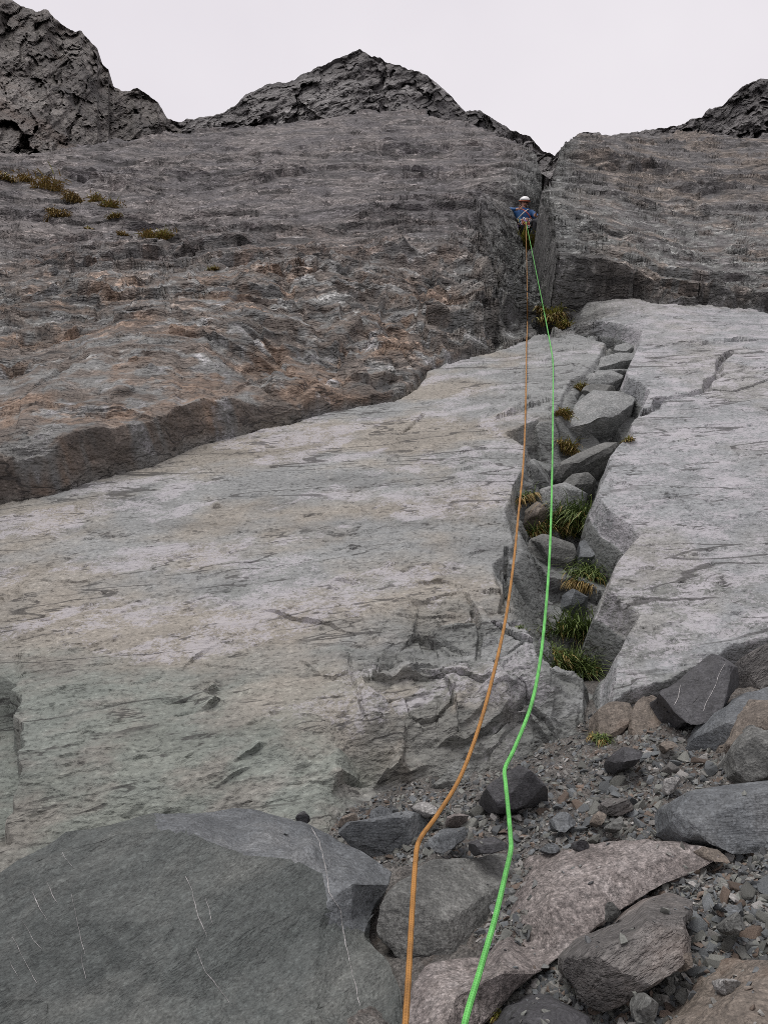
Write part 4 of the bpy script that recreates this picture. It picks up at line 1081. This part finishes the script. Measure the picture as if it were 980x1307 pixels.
def frame(n, rr):
    n = n.normalized()
    a = Vector((rr.normal(), rr.normal(), rr.normal()))
    t = (a - n * a.dot(n)).normalized()
    return t, n.cross(t), n

rs = np.random.default_rng(77)
# (region corners, how many, size range in metres, chance per kind)
ZONES = [([(880, 1150), (1040, 1100), (1060, 1330), (800, 1330), (850, 1255)], 150, (0.016, 0.045), (.3, .45, .15, .10)),
         ([(560, 1045), (680, 1028), (760, 960), (860, 945), (930, 985), (850, 1010), (845, 1068), (700, 1085), (640, 1075)], 110, (0.013, 0.036), (.45, .3, .1, .15)),
         ([(560, 1330), (640, 1270), (720, 1228), (745, 1280), (700, 1276), (640, 1310)], 26, (0.010, 0.02), (.4, .4, .1, .1)),
         ([(350, 1050), (440, 1036), (560, 1022), (610, 1040), (600, 1062), (520, 1095), (440, 1080)], 30, (0.010, 0.022), (.4, .3, .2, .1))]
def in_poly(x, y, poly):
    r = False
    for i in range(len(poly)):
        x1, y1 = poly[i]; x2, y2 = poly[(i + 1) % len(poly)]
        if (y1 > y) != (y2 > y) and x < (x2 - x1) * (y - y1) / (y2 - y1) + x1: r = not r
    return r
laid = []
WHERE = ['in the stone heap below the banded boulder', 'on the open gravel below the channel mouth', 'in the grit beside the pinkish slab', 'in the seam behind the huge veined boulder']
HUE = ['blue-grey slaty', 'green-grey angular', 'rusty brown', 'pale grey']
for zi, (poly, cnt, (lo, hi), ch) in enumerate(ZONES):
    xs_ = [p[0] for p in poly]; ys_ = [p[1] for p in poly]
    done = tries = 0
    while done < cnt and tries < cnt * 30:
        tries += 1
        x = rs.uniform(min(xs_), max(xs_)); y = rs.uniform(min(ys_), max(ys_))
        if not in_poly(x, y, poly): continue
        h = seat(x, y)
        if h is None or h[3] != 'ground': continue
        size = lo + (hi - lo) * rs.random() ** 2.2
        if any((h[1] - q).length < 0.55 * (size + s) for q, s in laid): continue
        k = int(rs.choice(4, p=ch))
        var = int(rs.integers(6))
        o = bpy.data.objects.new('loose_stone', TEMPL[k][var])
        COL.objects.link(o)
        t1, t2, n = frame(h[2] + Vector(rs.normal(0, 0.28, 3).tolist()), rs)
        M = Matrix((t1, t2, n)).transposed().to_4x4()
        o.matrix_world = Matrix.Translation(h[1] + h[2] * size * 0.16) @ M @ Matrix.Diagonal((size * rs.uniform(.8, 1.15), size * rs.uniform(.8, 1.15), size * rs.uniform(.85, 1.3), 1))
        sort_ = ('larger' if size > lo + (hi - lo) * 0.45 else 'small') + ' ' + ('flat' if var in (0, 3, 5) else 'chunky')
        tag(o, '%s %s stone lying loose %s' % (sort_, HUE[k], WHERE[zi]), 'stone', '%s %s stones %s' % (sort_, HUE[k], WHERE[zi]))
        laid.append((h[1], size)); done += 1

def gravel():
    """everything finer than one could count: one mesh of chips"""
    r = np.random.default_rng(5)
    chips = []
    for s in range(10):
        bm = bmesh.new()
        for _ in range(8):
            d = r.normal(size=3); d /= np.linalg.norm(d)
            bm.verts.new((d * np.array([1, .75, .42])).tolist())
        bmesh.ops.convex_hull(bm, input=bm.verts[:])
        bmesh.ops.delete(bm, geom=[v for v in bm.verts if not v.link_faces], context='VERTS')
        bmesh.ops.triangulate(bm, faces=bm.faces[:])
        bm.verts.index_update()
        chips.append((np.array([v.co for v in bm.verts]), np.array([[v.index for v in f.verts] for f in bm.faces])))
        bm.free()
    V, Fc, Cc, off = [], [], [], 0
    pal = np.array([[.12, .13, .135], [.16, .165, .15], [.20, .195, .18], [.155, .12, .095], [.30, .29, .275], [.075, .078, .08], [.14, .145, .14]])
    n = 0
    zones = [([(450, 1020), (600, 965), (700, 935), (770, 905), (870, 915), (1040, 940), (1040, 1400), (560, 1400), (640, 1270), (560, 1090)], 34000), ([(330, 1060), (430, 1030), (560, 1010), (620, 1040), (560, 1100), (470, 1110)], 2500), ([(1040, 945), (1250, 900), (1700, 820), (2000, 1400), (1040, 1420)], 9000)]
    for poly, cnt in zones:
        xs_ = [p[0] for p in poly]; ys_ = [p[1] for p in poly]
        for _ in range(cnt):
            x = r.uniform(min(xs_), max(xs_)); y = r.uniform(min(ys_), max(ys_))
            if not in_poly(x, y, poly): continue
            h = first_hit(x, y)
            if h is None: continue
            if h[3] == 'slab': continue
            if h[3] == 'boulder' and (h[2].z < 0.75 or r.random() > 0.03): continue
            size = (0.0030 + 0.013 * r.random() ** 3.2) * (2.0 if x > 1060 else 1.0)
            t1, t2, nn = frame(h[2] + Vector(r.normal(0, 0.35, 3).tolist()), r)
            M = np.array([list(t1), list(t2), list(nn)])
            cv, cf = chips[int(r.integers(10))]
            v = (cv * size * r.uniform(.7, 1.3, 3)) @ M + np.array(h[1]) + np.array(h[2]) * size * 0.15
            V.append(v); Fc.append(cf + off); off += len(cv)
            c = pal[int(r.choice(7, p=[.22, .22, .14, .09, .07, .14, .12]))] * r.uniform(.7, 1.25)
            Cc.append(np.repeat(c[None], len(cv), 0))
    m = bpy.data.materials.new('gravel')
    t, b = nodes(m)
    at = N(t, 'ShaderNodeAttribute', attribute_name='Col')
    tc = N(t, 'ShaderNodeTexCoord').outputs['Object']
    rr = ramp(t, [(0.3, 0.7), (0.7, 1.3)]); t.links.new(noise_tex(t, tc, 220, 3), rr.inputs[0])
    t.links.new(mixc(t, 1.0, at.outputs['Color'], rr.outputs[0], 'MULTIPLY'), b.inputs['Base Color'])
    b.inputs['Roughness'].default_value = 0.8
    o = link('gravel', mesh_np('gravel', np.vstack(V), np.vstack(Fc), False, np.vstack(Cc)), m)
    tag(o, 'fine grey gravel spread over the debris slope', 'gravel', kind='stuff')
gravel()

# ------------------------------------------------------------------ grass in the cracks
def leaf_mat(name, a, b_, c):
    m = bpy.data.materials.new(name)
    t, b = nodes(m)
    at = N(t, 'ShaderNodeAttribute', attribute_name='Col')
    sp = t.nodes.new('ShaderNodeSeparateColor'); t.links.new(at.outputs['Color'], sp.inputs[0])
    r = ramp(t, [(0.0, a), (0.5, b_), (1.0, c)]); t.links.new(sp.outputs[0], r.inputs[0])
    t.links.new(r.outputs[0], b.inputs['Base Color'])
    b.inputs['Roughness'].default_value = 0.55
    b.inputs['Subsurface Weight'].default_value = 0.0
    return m
m_green = leaf_mat('grass_green', (.045, .075, .018), (.11, .165, .035), (.27, .33, .10))
m_dry = leaf_mat('grass_dry', (.13, .085, .026), (.29, .195, .055), (.48, .36, .14))
m_olive = leaf_mat('grass_olive', (.10, .11, .020), (.24, .23, .042), (.42, .38, .09))

def blades(name, n, length, spread, droop, width, seed, flat=1.0):
    r = np.random.default_rng(seed)
    V, Fc, Cc = [], [], []
    for i in range(n):
        az = r.uniform(0, 2 * math.pi); el = r.uniform(0.15, 1.25) * flat
        ln = length * r.uniform(.45, 1.15)
        base = np.array([r.normal(0, spread), r.normal(0, spread), -0.01])
        d = np.array([math.cos(az) * math.cos(el), math.sin(az) * math.cos(el), math.sin(el)])
        p = base.copy(); sd = np.array([-math.sin(az), math.cos(az), 0])
        b0 = len(V); nseg = 4; tone = r.random()
        for k in range(nseg + 1):
            w = width * (1 - (k / nseg) ** 1.6) * r.uniform(.9, 1.1) + width * 0.06
            V.append(p - sd * w); V.append(p + sd * w)
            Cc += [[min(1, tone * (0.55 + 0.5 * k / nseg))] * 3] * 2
            d = d + np.array([0, 0, -droop * (0.6 + k * 0.55)]); d /= np.linalg.norm(d)
            p = p + d * ln / nseg
        for k in range(nseg): Fc.append([b0 + 2 * k, b0 + 2 * k + 1, b0 + 2 * k + 3, b0 + 2 * k + 2])
    return mesh_np(name, np.array(V), Fc, False, np.array(Cc, np.float32))

def tuft(px, py, size_px, green, label, seed, droop=0.22, sink=0.0, wide=1.0, dens=1.0, olive=False, group=None):
    """size_px: half width in the photograph; green: share of fresh blades"""
    h = first_hit(px, py)
    z = (np.array(h[1]) - CAM) @ FWD
    L = 1.3 * size_px * z / F
    root = bpy.data.objects.new('grass_tuft', None); COL.objects.link(root)
    root.location = h[1] + (CV - h[1]).normalized() * L * 0.25 + Vector((0, 0, -0.1 * L))
    root.rotation_euler = (math.radians(20), 0, seed * 1.3)
    root.empty_display_size = 0.05
    n = int(420 * dens)
    w = max(0.0018, 0.62 * z / F)
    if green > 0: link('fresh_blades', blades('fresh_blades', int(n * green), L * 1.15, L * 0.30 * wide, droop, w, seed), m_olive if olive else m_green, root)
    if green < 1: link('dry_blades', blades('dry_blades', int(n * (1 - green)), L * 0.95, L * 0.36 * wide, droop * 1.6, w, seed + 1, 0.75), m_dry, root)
    tag(root, label, 'grass', group)
    return root
tuft(736, 660, 34, .92, 'biggest dark green grass tuft in the middle of the channel', 1, .30, dens=2.6)
tuft(716, 672, 20, .85, 'low green grass beside the biggest tuft', 2, .25)
tuft(690, 676, 18, .55, 'half dry grass creeping along the channel rocks', 3, .3)
tuft(667, 632, 17, .30, 'yellow-brown grass tuft hanging beside the orange rope', 4, .3)
tuft(752, 728, 26, .85, 'bright fresh grass tuft with brown lower leaves', 5, .30, dens=1.4)
tuft(742, 742, 16, .05, 'withered brown grass beneath the bright tuft', 6, .45)
tuft(734, 805, 36, .95, 'long-bladed arching green tuft above the channel mouth', 7, .30, dens=1.8)
tuft(712, 845, 26, .85, 'dark grass clump at the left of the channel mouth', 8, .25, dens=1.5)
tuft(738, 850, 30, .95, 'dense dark green clump filling the channel mouth', 9, .2, dens=2.2)
tuft(704, 826, 16, .25, 'reddish brown dead grass at the channel mouth', 10, .3)
tuft(722, 570, 16, .35, 'ochre grass cushion below the thick wedged block', 11, .25, olive=True)
tuft(718, 528, 9, .4, 'small ochre grass in the corner beside the thick block', 12, .25, olive=True)
tuft(738, 494, 8, .5, 'tiny grass in the dark hole beside the stepped plates', 13, .25, olive=True)
tuft(705, 402, 15, .5, 'brown and green grass at the left end of the curved overlap', 14, .25, olive=True, dens=1.3)
tuft(692, 394, 10, .15, 'rusty grass patch under the green rope', 15, .25)
tuft(720, 416, 10, .6, 'olive grass under the curved overlap', 16, .3, olive=True)
tuft(668, 316, 17, .85, 'yellow-green grass cushion below the climber', 17, .2, olive=True, dens=1.3)
tuft(800, 561, 7, .4, 'tiny grass at the start of the crack across the right slab', 18, .2, olive=True)
tuft(662, 800, 6, .9, 'tiny green sprig in the left corner of the channel', 19, .2)
tuft(768, 938, 13, .45, 'thin grass beneath the end of the right slab', 20, .3)
tuft(640, 1290, 13, .4, 'mossy tuft in the grit beside the pinkish slab', 21, .3, olive=True)
GRP = 'dry grass on the upper left slab'
for i, (x, y, sz_, g) in enumerate([(12, 230, 16, .2), (36, 232, 10, .1), (62, 241, 18, .15), (76, 276, 13, .1), (70, 268, 9, .1), (96, 254, 15, .1), (124, 256, 8, .7), (141, 264, 11, .7), (147, 276, 8, .5), (116, 292, 6, .3), (160, 301, 8, .2), (190, 302, 9, .3), (208, 304, 13, .7), (272, 343, 7, .6)]):
    tuft(x, y, sz_ * .7, g * .6, 'dry yellow-brown grass patch on the dark upper slab', 30 + i, .2, wide=1.6, olive=True, group=GRP)

# ------------------------------------------------------------------ the two ropes
def rope_mat(name, a, b_):
    m = bpy.data.materials.new(name)
    t, b = nodes(m)
    uvn = N(t, 'ShaderNodeAttribute', attribute_name='Col')
    sp = t.nodes.new('ShaderNodeSeparateColor'); t.links.new(uvn.outputs['Color'], sp.inputs[0])
    tc = N(t, 'ShaderNodeTexCoord').outputs['Object']
    # woven sheath: strands crossing left- and right-handed, a few darker flecks
    def strand(sign):
        m1 = N(t, 'ShaderNodeMath', operation='MULTIPLY_ADD'); t.links.new(sp.outputs[0], m1.inputs[0]); m1.inputs[1].default_value = 520.0
        m2 = N(t, 'ShaderNodeMath', operation='MULTIPLY'); t.links.new(sp.outputs[1], m2.inputs[0]); m2.inputs[1].default_value = 4.0 * sign
        t.links.new(m2.outputs[0], m1.inputs[2])
        q = N(t, 'ShaderNodeMath', operation='SINE'); t.links.new(m1.outputs[0], q.inputs[0])
        return q.outputs[0]
    mu = N(t, 'ShaderNodeMath', operation='MULTIPLY'); t.links.new(strand(1), mu.inputs[0]); t.links.new(strand(-1), mu.inputs[1])
    r = ramp(t, [(0.0, a), (0.45, b_)])
    mr = N(t, 'ShaderNodeMapRange'); mr.inputs[1].default_value = -0.6; mr.inputs[2].default_value = 0.6; t.links.new(mu.outputs[0], mr.inputs[0]); t.links.new(mr.outputs[0], r.inputs[0])
    dn = noise_tex(t, tc, 18, 4, 0.7); dr = ramp(t, [(0.35, 0.62), (0.6, 1.0)]); t.links.new(dn, dr.inputs[0])
    t.links.new(mixc(t, 1.0, r.outputs[0], dr.outputs[0], 'MULTIPLY'), b.inputs['Base Color'])
    b.inputs['Roughness'].default_value = 0.7
    bp = N(t, 'ShaderNodeBump', Strength=0.5, Distance=0.0012); t.links.new(mu.outputs[0], bp.inputs['Height'])
    t.links.new(bp.outputs[0], b.inputs['Normal'])
    return m

def catmull(p, per=14):
    p = np.array(p); out = []
    q = np.vstack([2 * p[0] - p[1], p, 2 * p[-1] - p[-2]])
    for i in range(1, len(q) - 2):
        a, b, c, d = q[i - 1], q[i], q[i + 1], q[i + 2]
        # centripetal spacing keeps the bends tight
        t0 = 0; t1 = t0 + np.linalg.norm(b - a) ** .5; t2 = t1 + np.linalg.norm(c - b) ** .5; t3 = t2 + np.linalg.norm(d - c) ** .5
        for t in np.linspace(t1, t2, per, endpoint=False):
            A1 = (t1 - t) / (t1 - t0) * a + (t - t0) / (t1 - t0) * b; A2 = (t2 - t) / (t2 - t1) * b + (t - t1) / (t2 - t1) * c; A3 = (t3 - t) / (t3 - t2) * c + (t - t2) / (t3 - t2) * d
            B1 = (t2 - t) / (t2 - t0) * A1 + (t - t0) / (t2 - t0) * A2; B2 = (t3 - t) / (t3 - t1) * A2 + (t - t1) / (t3 - t1) * A3
            out.append((t2 - t) / (t2 - t1) * B1 + (t - t1) / (t2 - t1) * B2)
    out.append(p[-1])
    return np.array(out)

def tube_mesh(name, C_, rad, sides=10):
    C_ = np.array(C_); V = []; Cc = []; al = 0.0; up = Vector((0.3, 0.2, 1)).normalized()
    for i in range(len(C_)):
        t = Vector((C_[min(i + 1, len(C_) - 1)] - C_[max(i - 1, 0)]).tolist()).normalized()
        s = t.cross(up).normalized(); w = s.cross(t)
        r = rad[i] if hasattr(rad, '__len__') else rad
        al += np.linalg.norm(C_[i] - C_[max(i - 1, 0)])
        for k in range(sides):
            a = 2 * math.pi * k / sides
            Cc.append([al, math.pi * abs(1 - 2 * k / sides) , 0])
            V.append(list(Vector(C_[i].tolist()) + s * math.cos(a) * r + w * math.sin(a) * r))
    Fc = [[i * sides + k, i * sides + (k + 1) % sides, (i + 1) * sides + (k + 1) % sides, (i + 1) * sides + k] for i in range(len(C_) - 1) for k in range(sides)]
    return mesh_np(name, V, Fc, True, np.array(Cc, np.float32))

def hug(px, py, off=0.012):
    h = first_hit(px, py)
    return (np.array(h[1]) + np.array(h[2]) * off + (CAM - np.array(h[1])) * 0.002)
R_ = 0.0053
def pts_of(lst):
    return [P(x, y, z) if z else hug(x, y) for x, y, z in lst]
orange = [(510, 1480, 0.92), (516, 1330, 1.12), (521, 1250, 1.25), (526, 1160, 1.43), (530, 1100, 1.56), (532, 1082, 1.61), (537, 1069, 1.66), (558, 1040, 1.78), (588, 990, 1.96), (612, 925, 2.14), (632, 850, 2.40), (645, 790, 2.70), (655, 720, 3.10), (661, 660, 3.6), (667, 600, 4.15), (670, 540, 0), (671, 480, 0), (672, 440, 0), (672.5, 410, 0)]
green = [(574, 1480, 0.92), (590, 1320, 1.14), (612, 1240, 1.28), (632, 1170, 1.42), (645, 1115, 1.56), (651.5, 1085, 1.645), (651.5, 1072, 1.69), (648, 1030, 1.82), (645, 1000, 1.90), (644, 982, 1.955), (655, 958, 2.02), (676, 905, 2.18), (688, 850, 2.42), (696, 780, 2.75), (701, 710, 3.2), (703.5, 640, 3.8), (705, 560, 4.6), (705.5, 500, 5.4), (705.5, 464, 0), (704, 456, 0)]
ORANGE_M = rope_mat('rope_orange', (.30, .135, .028), (.42, .20, .048)); GREEN_M = rope_mat('rope_green', (.085, .40, .07), (.165, .58, .135))

# ------------------------------------------------------------------ the climber
def skin_mesh(name, joints, edges, root=0, sub=2, smooth=True):
    """one continuous surface grown round a skeleton: joints = [(x, y, z, radius)]"""
    me = bpy.data.meshes.new(name)
    me.from_pydata([j[:3] for j in joints], edges, [])
    o = bpy.data.objects.new(name, me); COL.objects.link(o)
    md = o.modifiers.new('skin', 'SKIN'); md.use_smooth_shade = smooth
    sv = me.skin_vertices[0].data
    for i, j in enumerate(joints):
        r = j[3] if len(j) == 4 else (j[3], j[4])
        sv[i].radius = (r, r) if not isinstance(r, tuple) else r
        sv[i].use_root = (i == root)
    sb = o.modifiers.new('subdivision', 'SUBSURF'); sb.levels = sub; sb.render_levels = sub
    dg = bpy.context.evaluated_depsgraph_get()
    res = bpy.data.meshes.new_from_object(o.evaluated_get(dg))
    bpy.data.objects.remove(o)
    res.name = name
    return res

def ellip(name, c, r, seg=20, rings=12, zmin=-1.0, squash=None):
    bm = bmesh.new()
    bmesh.ops.create_uvsphere(bm, u_segments=seg, v_segments=rings, radius=1.0)
    if zmin > -1: bmesh.ops.delete(bm, geom=[v for v in bm.verts if v.co.z < zmin - 1e-4], context='VERTS')
    for v in bm.verts: v.co = Vector((c[0] + v.co.x * r[0], c[1] + v.co.y * r[1], c[2] + v.co.z * r[2]))
    for f in bm.faces: f.smooth = True
    me = bpy.data.meshes.new(name); bm.to_mesh(me); bm.free()
    return me

def tube(name, pts, r, mat, parent, per=6, sides=8):
    return link(name, tube_mesh(name, catmull(pts, per), r, sides), mat, parent)

seat_pt = on_slab(667, 303)[0]
who = bpy.data.objects.new('person', None); COL.objects.link(who)
who.location = seat_pt + Vector((0, 0, -0.10))
who.scale = (0.92, 0.92, 0.80)
who.rotation_euler = (math.radians(0), 0, math.radians(6))

who.empty_display_size = 0.1
tag(who, 'climber in blue jacket and white helmet crouching high in the gully', 'person')
m_skin = flat_material('skin', (.42, .24, .17), 0.55, .1)
m_jack = flat_material('jacket', (.030, .105, .27), 0.7, .3, 25)
m_trou = flat_material('trousers', (.035, .036, .042), 0.8, .3, 25)
m_knee = flat_material('knee_patch', (.12, .125, .135), 0.8, .2, 25)
m_helm = flat_material('helmet_shell', (.78, .78, .77), 0.35, .04)
m_rim = flat_material('helmet_rim', (.42, .12, .06), 0.5, .1)
m_blk = flat_material('webbing_black', (.02, .02, .022), 0.7, .2)
m_shoe = flat_material('shoe_rubber', (.05, .035, .03), 0.7, .3)
# body: one surface, skin (neck, head, hands show)
HJ = [(0, .06, .44, .10), (0, .03, .60, .11), (0.01, -.02, .76, .13), (.02, -.05, .90, .055), (.035, -.085, .985, .062), (.04, -.095, 1.06, .085), (.045, -.09, 1.13, .07),
      (-.17, -.03, .85, .05), (-.40, -.10, .80, .038), (-.22, -.27, .70, .030), (-.15, -.32, .68, .032),
      (.19, -.03, .84, .05), (.31, -.12, .62, .040), (.24, -.30, .50, .030), (.20, -.36, .47, .032)]
HE = [(0, 1), (1, 2), (2, 3), (3, 4), (4, 5), (5, 6), (2, 7), (7, 8), (8, 9), (9, 10), (2, 11), (11, 12), (12, 13), (13, 14)]
body = link('body', skin_mesh('body', HJ, HE), m_skin, who)
for hx, hy, hz, sgn in ((-.15, -.32, .68, -1), (.20, -.36, .47, 1)):
    for k in range(4):
        a = (k - 1.5) * 0.020
        L_ = (.075, .085, .08, .065)[k]
        tube('finger', [(hx + a * .4, hy, hz + a), (hx - sgn * .03 + a * .2, hy - .045, hz + a * 1.1), (hx - sgn * .055, hy - .05 + L_ * .3, hz + a * .9 - .012)], .0095, m_skin, body, 4, 6)
    tube('finger', [(hx + sgn * .012, hy + .012, hz + .02), (hx + sgn * .004, hy - .03, hz + .055), (hx - sgn * .02, hy - .05, hz + .06)], .011, m_skin, body, 4, 6)
# face
head = (.042, -.10, 1.055)
link('nose', ellip('nose', (head[0], head[1] - .098, head[2] - .012), (.014, .022, .024), 10, 8), m_skin, body)
for s in (-1, 1):
    link('eye', ellip('eye', (head[0] + s * .032, head[1] - .078, head[2] + .012), (.014, .010, .008), 10, 8), m_blk, body)
    link('ear', ellip('ear', (head[0] + s * .083, head[1] + .012, head[2]), (.014, .026, .034), 10, 8), m_skin, body)
link('mouth', ellip('mouth', (head[0], head[1] - .083, head[2] - .052), (.026, .010, .006), 10, 8), flat_material('lips', (.25, .09, .08)), body)
link('beard', ellip('beard', (head[0], head[1] - .052, head[2] - .066), (.052, .040, .030), 14, 10), flat_material('beard_hair', (.06, .04, .028), .9, .3, 200), body)
# jacket
JJ = [(0, .06, .46, .155), (0, .03, .60, .150), (0.01, -.02, .76, .170), (.018, -.045, .885, .085),
      (-.19, -.03, .855, .085), (-.42, -.11, .80, .070), (-.25, -.255, .71, .052), (-.19, -.295, .69, .044),
      (.205, -.03, .845, .085), (.33, -.12, .62, .070), (.26, -.275, .52, .052), (.225, -.325, .485, .044)]
JE = [(0, 1), (1, 2), (2, 3), (2, 4), (4, 5), (5, 6), (6, 7), (2, 8), (8, 9), (9, 10), (10, 11)]
jm = skin_mesh('jacket', JJ, JE, 0)
co = np.array([v.co for v in jm.vertices]); nn = np.array([v.normal for v in jm.vertices])
co += nn * (0.012 * fbm3(co, 14, 3, 701))[:, None]
jm.vertices.foreach_set('co', co.astype(np.float32).ravel()); jm.update()
link('jacket', jm, m_jack, who)
# trousers
TJ = [(0, .08, .44, .150), (-.11, .05, .40, .112), (-.29, -.26, .46, .085), (-.27, -.10, .12, .058), (-.27, -.09, .07, .05),
      (.11, .05, .40, .112), (.24, -.30, .42, .085), (.21, -.13, .10, .058), (.21, -.12, .05, .05)]
tm = skin_mesh('trousers', TJ, [(0, 1), (1, 2), (2, 3), (3, 4), (0, 5), (5, 6), (6, 7), (7, 8)], 0)
tr = link('trousers', tm, m_trou, who)
link('knee_patch', ellip('knee_patch', (.245, -.335, .37), (.062, .050, .085), 14, 10), m_knee, tr)
link('knee_patch', ellip('knee_patch', (-.29, -.30, .40), (.060, .048, .075), 14, 10), m_trou, tr)
for sx, sy, sz2 in ((-.27, -.15, .03), (.21, -.18, .01)):
    link('shoe', skin_mesh('shoe', [(sx, sy + .09, sz2 + .02, .042), (sx, sy + .02, sz2 + .03, .045), (sx, sy - .07, sz2 + .01, .043), (sx, sy - .14, sz2, .028)], [(0, 1), (1, 2), (2, 3)]), m_shoe, who)
# helmet
hel = link('helmet', ellip('helmet', (head[0] + .002, head[1] + .004, head[2] + .050), (.118, .138, .110), 24, 14, 0.0), m_helm, who)
ring_pts = [(head[0] + .002 + .122 * math.cos(a), head[1] + .004 + .142 * math.sin(a), head[2] + .046) for a in np.linspace(0, 2 * math.pi, 25)]
tube('rim', ring_pts, .013, m_rim, hel, 2, 8)
tube('brow_band', [(head[0] + .002 + .118 * math.cos(a), head[1] + .004 + .138 * math.sin(a), head[2] + .066) for a in np.linspace(math.pi * 1.15, math.pi * 1.85, 11)], .012, m_blk, hel, 2, 8)
for s in (-1, 1): tube('chin_strap', [(head[0] + s * .10, head[1] - .01, head[2] + .04), (head[0] + s * .075, head[1] - .045, head[2] - .05), (head[0] + s * .01, head[1] - .07, head[2] - .10)], .006, m_blk, hel, 4, 6)
nod = Matrix.Translation(Vector(head)) @ Matrix.Rotation(math.radians(38), 4, 'X') @ Matrix.Translation(-Vector(head))
for ob in [hel] + list(hel.children) + [c for c in body.children if c.name.split('.')[0] in ('nose', 'eye', 'ear', 'mouth', 'beard')]: ob.data.transform(nod)
# harness with gear
har = link('harness', tube_mesh('harness', catmull([(.175 * math.cos(a), .06 + .155 * math.sin(a), .475) for a in np.linspace(0, 2 * math.pi, 17)], 3), .022, 8), m_blk, who)
for s in (-1, 1):
    tube('leg_loop', [(s * .11 + .115 * math.cos(a), .0 + .10 * math.sin(a), .40 + .05 * math.sin(a)) for a in np.linspace(0, 2 * math.pi, 13)], .016, m_blk, har, 3, 6)
rg = np.random.default_rng(3)
cols = [(.55, .10, .06), (.60, .42, .30), (.55, .55, .58), (.65, .50, .12), (.12, .30, .45), (.62, .58, .52), (.45, .12, .10), (.70, .70, .72), (.30, .18, .45), (.62, .34, .2)]
gm = [flat_material('gear_%d' % i, c, 0.4, .1) for i, c in enumerate(cols)]
for i in range(16):
    a = math.pi * (1.12 + 0.76 * i / 15); x = .20 * math.cos(a); y = .06 + .20 * math.sin(a) - .05
    z = .47 + rg.uniform(-.02, .12); l = rg.uniform(.07, .13)
    q = link('sling', tube_mesh('sling', catmull([(x, y, z), (x + .02, y - .03, z - l * .5), (x + .004, y - .012, z - l), (x - .018, y - .03, z - l * .5), (x, y, z)], 5), .011, 6), gm[i % len(gm)], har)
    tube('carabiner', [(x, y - .02, z - l), (x + .022, y - .028, z - l - .03), (x + .012, y - .03, z - l - .075), (x - .014, y - .03, z - l - .07), (x - .018, y - .025, z - l - .025), (x, y - .02, z - l)], .0065, gm[(i * 3 + 2) % len(gm)], q, 4, 6)
tube('shoulder_sling', [(.17, .0, .90), (.08, -.20, .78), (-.06, -.22, .62), (-.19, -.08, .50)], .012, gm[5], har, 6, 6)
tube('shoulder_sling', [(-.14, .0, .90), (-.04, -.20, .78), (.10, -.21, .62), (.20, -.08, .52)], .012, gm[0], har, 6, 6)
bpy.context.view_layer.update()
tie = np.array(who.matrix_world @ Vector((0.02, -.22, .42)))

# ------------------------------------------------------------------ ropes, from below the frame up to the climber's harness
def rope(name, label, lst, mat, ends):
    pts = pts_of(lst) + [hug(x, y, 0.03) for x, y in ends] + [tie]
    C_ = catmull(pts, 40)
    # lay it over whatever rock it would otherwise sink into
    for i in range(len(C_) - 6):
        x, y, z = project(C_[i])
        if y > 1250: continue
        h = first_hit(x, y)
        dist = np.linalg.norm(C_[i] - CAM)
        if h is not None and h[0] < dist + 0.012: C_[i] = CAM + (C_[i] - CAM) / dist * (h[0] - 0.012)
    o = link(name, tube_mesh(name, C_, R_, 10), mat)
    return tag(o, label, 'rope')

rope('climbing_rope', 'taut orange-brown climbing rope running up to the climber', orange, ORANGE_M, [])
rope('climbing_rope', 'bright green climbing rope running up beside the orange one', green, GREEN_M, [])
